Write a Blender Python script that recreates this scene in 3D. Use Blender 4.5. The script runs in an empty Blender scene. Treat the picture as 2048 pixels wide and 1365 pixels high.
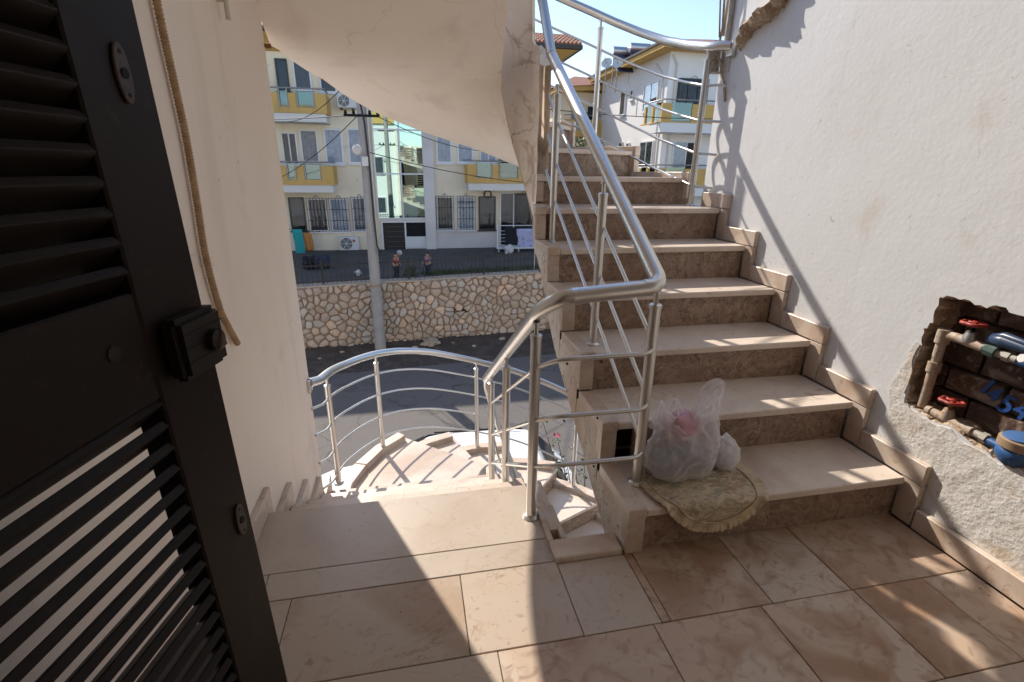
import bpy, bmesh, math, random
from mathutils import Vector, Matrix, noise as mnoise
from mathutils.geometry import tessellate_polygon
random.seed(7)
PI = math.pi
scene = bpy.context.scene
COL = scene.collection

# ------------------------------------------------------------------ camera
FPX, PITCH, YAW, ROLL, EYE = 990.98, 0.332214, 0.200577, 0.012509, 1.30
fw = Vector((math.sin(YAW) * math.cos(PITCH), math.cos(YAW) * math.cos(PITCH), -math.sin(PITCH)))
rt = Vector((math.cos(YAW), -math.sin(YAW), 0))
up = rt.cross(fw)
_c, _s = math.cos(ROLL), math.sin(ROLL)
rt, up = _c * rt + _s * up, _c * up - _s * rt
cam_d = bpy.data.cameras.new("camera")
cam = bpy.data.objects.new("camera", cam_d)
COL.objects.link(cam)
cam.matrix_world = Matrix(((rt.x, up.x, -fw.x, 0), (rt.y, up.y, -fw.y, 0), (rt.z, up.z, -fw.z, EYE), (0, 0, 0, 1)))
cam_d.sensor_width = 36
cam_d.lens = FPX / 2048 * 36
cam_d.clip_start, cam_d.clip_end = 0.03, 3000
scene.camera = cam
# ------------------------------------------------------------------ sky, sun, exposure
SUN_EL, SUN_AZ = math.radians(38.8), math.radians(22.5)      # azimuth measured from +Y towards -X
SKY, SUN = 0.105, 2.9
world = bpy.data.worlds.new("World")
scene.world = world
world.use_nodes = True
wn = world.node_tree
bg = wn.nodes["Background"]
sky = wn.nodes.new("ShaderNodeTexSky")
sky.sky_type = 'NISHITA'
sky.sun_disc = False
sky.sun_elevation = SUN_EL
sky.sun_rotation = -SUN_AZ
sky.dust_density = 0.5
sky.air_density = 0.9
sky.ozone_density = 1.0
wn.links.new(sky.outputs[0], bg.inputs[0])
bg.inputs[1].default_value = SKY
to_sun = Vector((-math.sin(SUN_AZ) * math.cos(SUN_EL), math.cos(SUN_AZ) * math.cos(SUN_EL), math.sin(SUN_EL)))
sd = bpy.data.lights.new("sun", 'SUN')
sd.energy, sd.angle, sd.color = SUN, math.radians(0.53), (1, .91, .79)
so = bpy.data.objects.new("sun", sd)
COL.objects.link(so)
so.rotation_euler = to_sun.to_track_quat('Z', 'Y').to_euler()
so.location = (0, 0, 30)
scene.view_settings.view_transform = 'Standard'
scene.view_settings.look = 'None'
scene.view_settings.gamma = 1
scene.view_settings.exposure = 1.15
scene.view_settings.use_curve_mapping = False
scene.render.engine = 'CYCLES'
scene.cycles.use_denoising = True
scene.cycles.max_bounces = 10
scene.cycles.diffuse_bounces = 6
scene.cycles.transparent_max_bounces = 12


def ray(u, v):
    return fw * FPX + rt * (u - 1024) - up * (v - 682.5)


def pz(u, v, z):
    d = ray(u, v)
    return Vector((0, 0, EYE)) + d * ((z - EYE) / d.z)


def py(u, v, y):
    d = ray(u, v)
    return Vector((0, 0, EYE)) + d * (y / d.y)


def px(u, v, x):
    d = ray(u, v)
    return Vector((0, 0, EYE)) + d * (x / d.x)


# ------------------------------------------------------------------ materials
MATS = {}


def M(name, base, rough=.6, metal=0.0, layers=(), bump=None, vary=0.0, world_space=False, spec=.5, bumps=(), veins=None, cracks=None):
    """base colour, then noise layers (scale, detail, distortion, lo, hi, colour, amount); bump = (scale, strength, distance)"""
    m = bpy.data.materials.new(name)
    m.use_nodes = True
    nt = m.node_tree
    b = nt.nodes["Principled BSDF"]
    b.inputs["Roughness"].default_value = rough
    b.inputs["Metallic"].default_value = metal
    b.inputs["Specular IOR Level"].default_value = spec
    L = nt.links.new
    if world_space:
        co = nt.nodes.new("ShaderNodeNewGeometry").outputs["Position"]
    else:
        co = nt.nodes.new("ShaderNodeTexCoord").outputs["Object"]
    info = nt.nodes.new("ShaderNodeObjectInfo")
    if vary > 0:
        off = nt.nodes.new("ShaderNodeVectorMath")
        off.operation = 'MULTIPLY_ADD'
        L(info.outputs["Random"], off.inputs[0])
        off.inputs[1].default_value = (37, 53, 71)
        L(co, off.inputs[2])
        co = off.outputs[0]
    col = nt.nodes.new("ShaderNodeRGB")
    col.outputs[0].default_value = (*base, 1)
    cur = col.outputs[0]
    for sc, det, dis, lo, hi, c2, amt in layers:
        n = nt.nodes.new("ShaderNodeTexNoise")
        cv = co
        if isinstance(sc, tuple):          # stretched pattern: drips, streaks, brush marks
            mp = nt.nodes.new("ShaderNodeVectorMath")
            mp.operation = 'MULTIPLY'
            mp.inputs[1].default_value = sc
            L(co, mp.inputs[0])
            cv, sc = mp.outputs[0], 1
        n.inputs["Scale"].default_value = sc
        n.inputs["Detail"].default_value = det
        n.inputs["Distortion"].default_value = dis
        L(cv, n.inputs["Vector"])
        r = nt.nodes.new("ShaderNodeMapRange")
        r.inputs[1].default_value, r.inputs[2].default_value = lo, hi
        r.inputs[3].default_value, r.inputs[4].default_value = 0, amt
        L(n.outputs["Fac"], r.inputs[0])
        x = nt.nodes.new("ShaderNodeMix")
        x.data_type = 'RGBA'
        L(r.outputs[0], x.inputs["Factor"])
        L(cur, x.inputs["A"])
        x.inputs["B"].default_value = (*c2, 1)
        cur = x.outputs["Result"]
    crack_h = None
    for kind, par in (("v", veins), ("c", cracks)):
        if not par:
            continue
        sc, wd, c2, amt = par
        wn_ = nt.nodes.new("ShaderNodeTexNoise")
        wn_.inputs["Scale"].default_value = sc * (1.6 if kind == "v" else 2.5)
        wn_.inputs["Detail"].default_value = 8
        L(co, wn_.inputs["Vector"])
        if kind == "v":                     # thin wandering veins: where a warped noise crosses its middle value
            n = nt.nodes.new("ShaderNodeTexNoise")
            n.inputs["Scale"].default_value = sc
            n.inputs["Detail"].default_value = 7
            n.inputs["Distortion"].default_value = 1.8
            L(co, n.inputs["Vector"])
            s1 = nt.nodes.new("ShaderNodeMath")
            s1.operation = 'SUBTRACT'
            s1.inputs[1].default_value = .5
            L(n.outputs["Fac"], s1.inputs[0])
            d1 = nt.nodes.new("ShaderNodeMath")
            d1.operation = 'ABSOLUTE'
            L(s1.outputs[0], d1.inputs[0])
            dist = d1.outputs[0]
        else:                               # hairline cracks: edges of large warped cells
            ad = nt.nodes.new("ShaderNodeVectorMath")
            ad.operation = 'MULTIPLY_ADD'
            L(wn_.outputs["Color"], ad.inputs[0])
            ad.inputs[1].default_value = (.5 / sc,) * 3
            L(co, ad.inputs[2])
            n = nt.nodes.new("ShaderNodeTexVoronoi")
            n.feature = 'DISTANCE_TO_EDGE'
            n.inputs["Scale"].default_value = sc
            L(ad.outputs[0], n.inputs["Vector"])
            dist = n.outputs["Distance"]
        r = nt.nodes.new("ShaderNodeMapRange")
        r.inputs[1].default_value, r.inputs[2].default_value = 0, wd
        r.inputs[3].default_value, r.inputs[4].default_value = amt, 0
        L(dist, r.inputs[0])
        k = nt.nodes.new("ShaderNodeMapRange")
        k.inputs[1].default_value, k.inputs[2].default_value = .48, .60
        L(wn_.outputs["Fac"], k.inputs[0])
        mu = nt.nodes.new("ShaderNodeMath")
        mu.operation = 'MULTIPLY'
        L(r.outputs[0], mu.inputs[0])
        L(k.outputs[0], mu.inputs[1])
        x = nt.nodes.new("ShaderNodeMix")
        x.data_type = 'RGBA'
        L(mu.outputs[0], x.inputs["Factor"])
        L(cur, x.inputs["A"])
        x.inputs["B"].default_value = (*c2, 1)
        cur = x.outputs["Result"]
    if vary > 0:
        r = nt.nodes.new("ShaderNodeMapRange")
        r.inputs[3].default_value, r.inputs[4].default_value = 1 - vary, 1 + vary
        L(info.outputs["Random"], r.inputs[0])
        h = nt.nodes.new("ShaderNodeHueSaturation")
        L(r.outputs[0], h.inputs["Value"])
        L(cur, h.inputs["Color"])
        cur = h.outputs[0]
    L(cur, b.inputs["Base Color"])
    prev = None
    for bp in ([bump] if bump else []) + list(bumps):
        sc, st, dist = bp
        n = nt.nodes.new("ShaderNodeTexNoise")
        n.inputs["Scale"].default_value = sc
        n.inputs["Detail"].default_value = 6
        L(co, n.inputs["Vector"])
        bn = nt.nodes.new("ShaderNodeBump")
        bn.inputs["Strength"].default_value = st
        bn.inputs["Distance"].default_value = dist
        L(n.outputs["Fac"], bn.inputs["Height"])
        if prev:
            L(prev, bn.inputs["Normal"])
        prev = bn.outputs[0]
    if prev:
        L(prev, b.inputs["Normal"])
    MATS[name] = m
    return m


BROWN = (.20, .105, .055)
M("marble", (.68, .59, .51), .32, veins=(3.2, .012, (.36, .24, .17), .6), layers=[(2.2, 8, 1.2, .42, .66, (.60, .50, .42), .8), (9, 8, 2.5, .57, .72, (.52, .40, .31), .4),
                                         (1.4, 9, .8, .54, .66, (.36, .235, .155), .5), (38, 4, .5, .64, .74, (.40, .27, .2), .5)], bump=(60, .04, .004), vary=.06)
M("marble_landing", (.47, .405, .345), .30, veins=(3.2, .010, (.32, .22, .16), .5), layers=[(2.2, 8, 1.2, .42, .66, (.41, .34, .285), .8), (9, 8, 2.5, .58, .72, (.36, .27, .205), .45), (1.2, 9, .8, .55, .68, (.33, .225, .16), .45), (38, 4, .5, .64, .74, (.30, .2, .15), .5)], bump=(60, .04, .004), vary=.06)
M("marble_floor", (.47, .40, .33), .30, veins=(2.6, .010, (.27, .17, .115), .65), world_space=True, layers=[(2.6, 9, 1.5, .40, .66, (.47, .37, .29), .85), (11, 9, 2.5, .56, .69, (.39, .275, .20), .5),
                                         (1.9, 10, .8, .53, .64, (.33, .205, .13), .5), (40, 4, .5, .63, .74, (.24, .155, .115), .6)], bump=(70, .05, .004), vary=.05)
M("marble_stained", (.45, .335, .25), .34, veins=(2.6, .010, (.24, .14, .09), .6), world_space=True, layers=[(3.1, 12, 1.2, .46, .60, (.30, .168, .095), .8), (2.4, 12, .5, .535, .60, (.54, .455, .38), .75), (13, 12, 1, .54, .68, (.26, .15, .09), .5),
                                         (14, 9, 2, .55, .68, (.24, .15, .10), .6)], bump=(70, .05, .004), vary=.07)
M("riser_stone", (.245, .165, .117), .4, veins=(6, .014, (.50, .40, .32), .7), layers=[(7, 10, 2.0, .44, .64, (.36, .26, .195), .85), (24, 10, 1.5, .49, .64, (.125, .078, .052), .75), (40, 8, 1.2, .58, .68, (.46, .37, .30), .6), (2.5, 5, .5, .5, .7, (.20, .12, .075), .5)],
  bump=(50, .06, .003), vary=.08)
M("tile_joint", (.21, .125, .075), .9, layers=[(30, 5, 0, .4, .7, (.30, .2, .13), .7)], world_space=True)
M("skirting", (.58, .49, .415), .4, layers=[(4, 8, 1.5, .45, .65, (.47, .34, .25), .8), (18, 8, 2, .58, .7, (.36, .22, .14), .6)], bump=(60, .05, .003), vary=.07)
M("plaster_white", (.665, .68, .705), .88, cracks=(1.3, .004, (.45, .42, .40), .35), world_space=True, layers=[(1.2, 6, .3, .42, .65, (.635, .645, .66), .7), ((6, 6, .8), 8, .6, .58, .74, (.57, .56, .55), .35), (28, 6, 1, .66, .73, (.42, .38, .34), .6), (3.2, 8, .5, .60, .72, (.56, .51, .45), .5)],
  bump=(4.5, .16, .02), bumps=[(48, .2, .004), (160, .12, .002)])
M("plaster_rough", (.66, .64, .615), .95, world_space=True, layers=[(12, 9, 1, .50, .68, (.52, .46, .40), .7), (60, 6, .5, .61, .70, (.30, .23, .17), .6), (5, 8, 1.2, .57, .68, (.50, .36, .22), .6)],
  bump=(16, .32, .02), bumps=[(80, .5, .006)])
M("plaster_cream", (.86, .775, .69), .85, cracks=(.9, .004, (.40, .33, .27), .35), world_space=True, layers=[(1.1, 6, .3, .40, .65, (.81, .72, .63), .8), ((5, 5, .7), 7, .5, .56, .72, (.70, .61, .52), .5), (34, 5, .6, .70, .76, (.40, .34, .3), .5), (2.5, 8, .3, .62, .74, (.58, .51, .45), .6)],
  bump=(3, .22, .03), bumps=[(55, .16, .004)])
M("plaster_side", (.64, .575, .505), .92, cracks=(3.5, .02, (.10, .065, .045), .9), world_space=True, layers=[(7, 9, 1, .48, .66, (.50, .43, .36), .8), (34, 8, 1.5, .60, .68, (.19, .13, .09), .8), (1.6, 6, .3, .55, .68, (.44, .32, .22), .7)],
  bump=(18, .55, .02), bumps=[(80, .4, .006)])
M("plaster_pier", (.82, .74, .655), .9, cracks=(2.5, .012, (.25, .18, .13), .7), world_space=True, layers=[(1.6, 7, .6, .55, .70, (.62, .54, .46), .6), (5, 8, 1.5, .58, .68, (.40, .28, .18), .6), (40, 6, 1.5, .66, .73, (.25, .18, .13), .7)], bump=(6, .3, .02), bumps=[(60, .3, .005)])
M("dirt_dark", (.035, .022, .015), .95, bump=(30, .6, .02))
M("brick", (.115, .068, .05), .95, layers=[(14, 8, 1, .42, .62, (.065, .042, .032), .85), (7, 10, 2, .56, .66, (.30, .23, .185), .7), (40, 6, 1, .58, .68, (.30, .22, .18), .7)], bump=(40, .6, .012), vary=.18)
M("mortar", (.10, .072, .056), .95, layers=[(20, 7, 1, .45, .65, (.15, .09, .065), .8)], bump=(40, .8, .015))
M("steel", (.64, .635, .62), .33, 1.0, layers=[(3, 4, 0, .45, .65, (.56, .555, .55), .6), (60, 4, 0, .66, .74, (.34, .28, .22), .4)])
M("steel_bar", (.62, .61, .59), .36, 1.0, layers=[(40, 4, 0, .62, .72, (.38, .33, .28), .5)])
M("door_paint", (.0095, .0050, .0031), .5, spec=.18, layers=[(3, 6, .5, .45, .7, (.013, .0075, .005), .8), (50, 6, 1, .64, .74, (.035, .022, .015), .7), (9, 8, 1, .60, .72, (.028, .02, .015), .5)], bump=(90, .06, .002))
M("door_plate", (.05, .033, .024), .45, spec=.3, layers=[(40, 6, 1, .5, .65, (.012, .008, .006), .7)])
M("door_lock", (.011, .0068, .005), .42, spec=.25, layers=[(9, 6, .5, .45, .7, (.018, .012, .010), .7)])
M("brass_dull", (.06, .03, .018), .5, .2)
M("conduit", (.46, .315, .175), .6, layers=[(30, 4, 0, .4, .6, (.29, .17, .08), .6)])
M("conduit_pvc", (.62, .57, .50), .5, layers=[(5, 4, 0, .5, .7, (.42, .35, .27), .7)])
M("pipe_beige", (.43, .35, .28), .62, world_space=True, layers=[(22, 8, 1, .46, .62, (.36, .25, .17), .8), (60, 8, 1, .56, .66, (.20, .11, .06), .7)], bump=(90, .3, .003))
M("pipe_grey", (.36, .33, .29), .5, layers=[(14, 6, 1, .5, .68, (.22, .16, .12), .8)])
M("valve_red", (.36, .035, .025), .5, world_space=True, layers=[(45, 8, .5, .5, .62, (.26, .06, .04), .8), (110, 6, .5, .6, .68, (.12, .06, .04), .8)])
M("meter_blue", (.025, .095, .27), .5, world_space=True, layers=[(24, 8, .5, .48, .64, (.02, .05, .13), .8), (70, 8, 1, .60, .68, (.25, .2, .16), .6)], bump=(120, .3, .002))
M("lid_blue", (.055, .13, .31), .45)
M("meter_ring", (.30, .215, .14), .5, layers=[(20, 4, 0, .5, .7, (.18, .12, .08), .6)])
M("bag_blue", (.03, .055, .11), .35)
M("coupling_green", (.06, .10, .085), .45)
M("paint_blue", (.012, .07, .28), .6)
M("rust", (.24, .11, .04), .9)
# background
M("asphalt", (.12, .108, .10), .9, world_space=True, layers=[(.35, 6, .5, .42, .65, (.14, .126, .116), .8), (2.2, 8, 1, .58, .7, (.09, .081, .075), .8), (1.1, 9, 2, .62, .66, (.075, .068, .063), .6), (30, 4, 0, .6, .75, (.18, .166, .15), .6)], cracks=(.5, .012, (.04, .036, .034), .8), bump=(40, .4, .01))
M("soil", (.06, .045, .035), .95, world_space=True, layers=[(3, 8, 1, .45, .65, (.11, .085, .065), .8), (25, 4, 0, .62, .72, (.26, .23, .2), .7)], bump=(12, .8, .04))
M("terrace", (.10, .088, .078), .9, world_space=True, layers=[(1, 6, .5, .42, .65, (.065, .055, .048), .8), (14, 5, 0, .6, .7, (.15, .13, .11), .6)], bump=(20, .4, .01))
M("grass", (.045, .095, .022), .9, layers=[(20, 5, 0, .4, .6, (.05, .085, .02), .7)])
M("wall_stone", (.50, .41, .33), .85, layers=[(7, 8, 1, .45, .68, (.47, .34, .24), .8), (22, 6, .5, .56, .7, (.56, .48, .40), .6), (3, 8, .5, .50, .64, (.34, .24, .165), .6)], bump=(16, .8, .03), vary=.13)
M("wall_stone_orange", (.60, .43, .31), .85, layers=[(7, 8, 1, .45, .68, (.68, .52, .38), .8)], bump=(16, .6, .02), vary=.15)
M("wall_stone_grey", (.48, .43, .38), .85, layers=[(7, 8, 1, .45, .68, (.46, .39, .32), .8)], bump=(16, .6, .02), vary=.15)
M("stone_mortar", (.28, .21, .16), .95, world_space=True, layers=[(1.2, 6, .5, .45, .62, (.30, .17, .09), .7)], bump=(25, .6, .02))
M("facade_cream", (.84, .76, .60), .9, layers=[(.5, 6, .3, .42, .65, (.78, .69, .53), .7), ((3, 3, .3), 7, .4, .56, .72, (.62, .55, .43), .5), (3, 7, .5, .62, .74, (.55, .49, .39), .5)], bump=(30, .1, .01))
M("facade_grey", (.70, .67, .66), .9, layers=[(.6, 6, .3, .42, .65, (.56, .52, .5), .7)])
M("balcony_yellow", (.64, .41, .13), .8, layers=[(1.5, 6, .3, .45, .68, (.56, .35, .11), .7), ((4, 4, .5), 6, .4, .58, .72, (.40, .27, .12), .5)])
M("balcony_white", (.72, .70, .665), .85, layers=[(1.2, 6, .3, .5, .7, (.6, .57, .53), .6)])
M("facade_white", (.80, .795, .79), .85, layers=[(.5, 6, .3, .5, .7, (.72, .71, .70), .6)])
M("frame_white", (.72, .72, .73), .4)
M("frame_dark", (.03, .028, .03), .4)
M("room_shade", (.035, .03, .03), .8)  # shade of unlit interiors, painted on flat panels
M("curtain_grey", (.36, .34, .35), .9, layers=[(6, 4, 0, .4, .65, (.22, .21, .21), .7)])
M("curtain_white", (.70, .70, .74), .9, layers=[(6, 4, 0, .4, .65, (.5, .51, .56), .7)])
M("curtain_brown", (.12, .095, .085), .9)
M("iron", (.018, .017, .018), .5)
M("iron_rail", (.30, .29, .29), .4, .6)
M("concrete_pole", (.36, .345, .33), .9, layers=[(3, 7, 1, .42, .66, (.29, .275, .26), .8)], bump=(30, .2, .006))
M("cable", (.02, .02, .022), .6)
M("ac_white", (.64, .64, .63), .45)
M("ac_dark", (.06, .06, .065), .5)
M("roof_tile", (.30, .12, .075), .85, layers=[(6, 6, .5, .45, .65, (.22, .09, .06), .8)], vary=.15)
M("eave_dark", (.06, .05, .045), .7)
M("solar_panel", (.015, .03, .075), .15)
M("tank_steel", (.55, .56, .58), .35, .8)
M("dish_white", (.66, .66, .65), .5)
M("hill_green", (.035, .062, .04), .95, layers=[(.15, 8, .5, .42, .62, (.055, .075, .04), .8)], bump=(.3, 1, 2))
M("leaf", (.045, .085, .02), .6, vary=.25)
M("leaf_light", (.085, .13, .03), .6, vary=.2)
M("petal_pink", (.50, .03, .12), .6)
M("stem", (.09, .075, .04), .8)
M("cloth_turquoise", (.03, .33, .34), .85)
M("cloth_orange", (.48, .21, .06), .85)
M("cloth_black", (.015, .015, .02), .9)
M("cloth_lilac", (.46, .45, .66), .85, layers=[(9, 3, .5, .58, .62, (.17, .19, .29), .8)])
M("skin", (.42, .25, .17), .6)
M("shirt_red", (.26, .045, .055), .85)
M("shirt_violet", (.20, .10, .20), .85)
M("trousers_dark", (.035, .04, .06), .85)
M("hair_dark", (.02, .014, .012), .6)
M("hat_white", (.46, .42, .43), .8)
M("car_white", (.76, .77, .78), .16, spec=.6)
M("car_glass", (.012, .014, .016), .06)
M("tyre", (.018, .018, .018), .8)
M("plastic_black", (.010, .010, .010), .7, spec=.2)
M("alu", (.5, .5, .5), .4, .8)
M("rubble", (.44, .37, .30), .95, layers=[(10, 6, 1, .45, .65, (.3, .22, .16), .8)], bump=(20, .6, .02), vary=.2)
M("litter_white", (.62, .61, .6), .7)
M("cloth_pink", (.55, .33, .39), .85)
M("pack_dark", (.045, .06, .075), .4, layers=[(14, 4, 1.2, .56, .6, (.5, .47, .4), .8), (30, 3, 0, .6, .64, (.25, .3, .34), .7)])
M("pack_yellow", (.48, .38, .15), .5)
M("ledge_broken", (.47, .37, .27), .95, layers=[(14, 8, 1, .42, .62, (.27, .17, .10), .8), (40, 6, .5, .58, .68, (.66, .62, .56), .6)], bump=(30, .9, .02))
M("bracket", (.56, .53, .49), .6, layers=[(25, 5, .5, .56, .68, (.28, .2, .14), .7)])


def trans_mat(name, tint, opac, rough=.1, gloss=.3, fres=1.0, gcol=None):
    m = bpy.data.materials.new(name)
    m.use_nodes = True
    nt = m.node_tree
    for n in list(nt.nodes):
        nt.nodes.remove(n)
    out = nt.nodes.new("ShaderNodeOutputMaterial")
    tr = nt.nodes.new("ShaderNodeBsdfTransparent")
    tr.inputs[0].default_value = (*tint, 1)
    gl = nt.nodes.new("ShaderNodeBsdfGlossy")
    gl.inputs["Roughness"].default_value = rough
    gl.inputs[0].default_value = (*(gcol or [.6 + .4 * c for c in tint]), 1)
    mx = nt.nodes.new("ShaderNodeMixShader")
    fr = nt.nodes.new("ShaderNodeFresnel")
    fr.inputs[0].default_value = 1.5
    ad = nt.nodes.new("ShaderNodeMath")
    ad.operation = 'MULTIPLY_ADD'
    ad.use_clamp = True
    ad.inputs[1].default_value = fres
    ad.inputs[2].default_value = gloss
    nt.links.new(fr.outputs[0], ad.inputs[0])
    nt.links.new(ad.outputs[0], mx.inputs[0])
    nt.links.new(tr.outputs[0], mx.inputs[1])
    nt.links.new(gl.outputs[0], mx.inputs[2])
    nt.links.new(mx.outputs[0], out.inputs[0])
    MATS[name] = m


trans_mat("window_glass", (.82, .86, .9), 1, .03, .0, .7)
trans_mat("balcony_glass", (.36, .55, .52), 1, .04, .12)
trans_mat("mirror_glass", (.12, .30, .27), 1, .02, .72, 1, (.54, .74, .69))


def film_mat():
    m = bpy.data.materials.new("bag_film")
    m.use_nodes = True
    nt = m.node_tree
    for n in list(nt.nodes):
        nt.nodes.remove(n)
    N = nt.nodes.new
    L = nt.links.new
    out = N("ShaderNodeOutputMaterial")
    tr = N("ShaderNodeBsdfTransparent")
    df = N("ShaderNodeBsdfDiffuse")
    df.inputs[0].default_value = (.95, .93, .94, 1)
    tl = N("ShaderNodeBsdfTranslucent")
    tl.inputs[0].default_value = (.95, .93, .94, 1)
    gl = N("ShaderNodeBsdfGlossy")
    gl.inputs["Roughness"].default_value = .28
    gl.inputs[0].default_value = (.9, .9, .92, 1)
    a = N("ShaderNodeMixShader")
    a.inputs[0].default_value = .45
    L(df.outputs[0], a.inputs[1])
    L(tl.outputs[0], a.inputs[2])
    b = N("ShaderNodeMixShader")
    b.inputs[0].default_value = .12
    L(a.outputs[0], b.inputs[1])
    L(gl.outputs[0], b.inputs[2])
    c = N("ShaderNodeMixShader")
    lw = N("ShaderNodeLayerWeight")
    lw.inputs[0].default_value = .35
    mr = N("ShaderNodeMapRange")
    mr.inputs[3].default_value, mr.inputs[4].default_value = .42, .88
    L(lw.outputs["Facing"], mr.inputs[0])
    L(mr.outputs[0], c.inputs[0])
    L(tr.outputs[0], c.inputs[1])
    L(b.outputs[0], c.inputs[2])
    L(c.outputs[0], out.inputs[0])
    co = N("ShaderNodeTexCoord")
    n = N("ShaderNodeTexNoise")
    n.inputs["Scale"].default_value = 16
    n.inputs["Detail"].default_value = 5
    n.inputs["Distortion"].default_value = 1.5
    L(co.outputs["Object"], n.inputs["Vector"])
    bp = N("ShaderNodeBump")
    bp.inputs["Strength"].default_value = .7
    bp.inputs["Distance"].default_value = .03
    L(n.outputs["Fac"], bp.inputs["Height"])
    for s in (df, tl, gl):
        L(bp.outputs[0], s.inputs["Normal"])
    MATS["bag_film"] = m


film_mat()


def mat_mat():
    """woven oval door mat: two-tone weave with irregular woven patches"""
    m = M("mat_weave", (.50, .42, .29), .95, layers=[((16, 34, 30), 4, 1.2, .50, .54, (.30, .27, .2), .65), ((9, 30, 26), 3, 1.5, .58, .61, (.34, .17, .11), .6), ((26, 44, 40), 3, 1, .56, .62, (.62, .53, .40), .8), ((12, 40, 36), 3, 2, .42, .38, (.22, .215, .18), .7)],
          bump=(120, .8, .004))
    M("mat_frill", (.56, .46, .31), .95, layers=[(20, 4, .5, .45, .65, (.25, .18, .10), .7)], bump=(90, .5, .004))


mat_mat()


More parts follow.
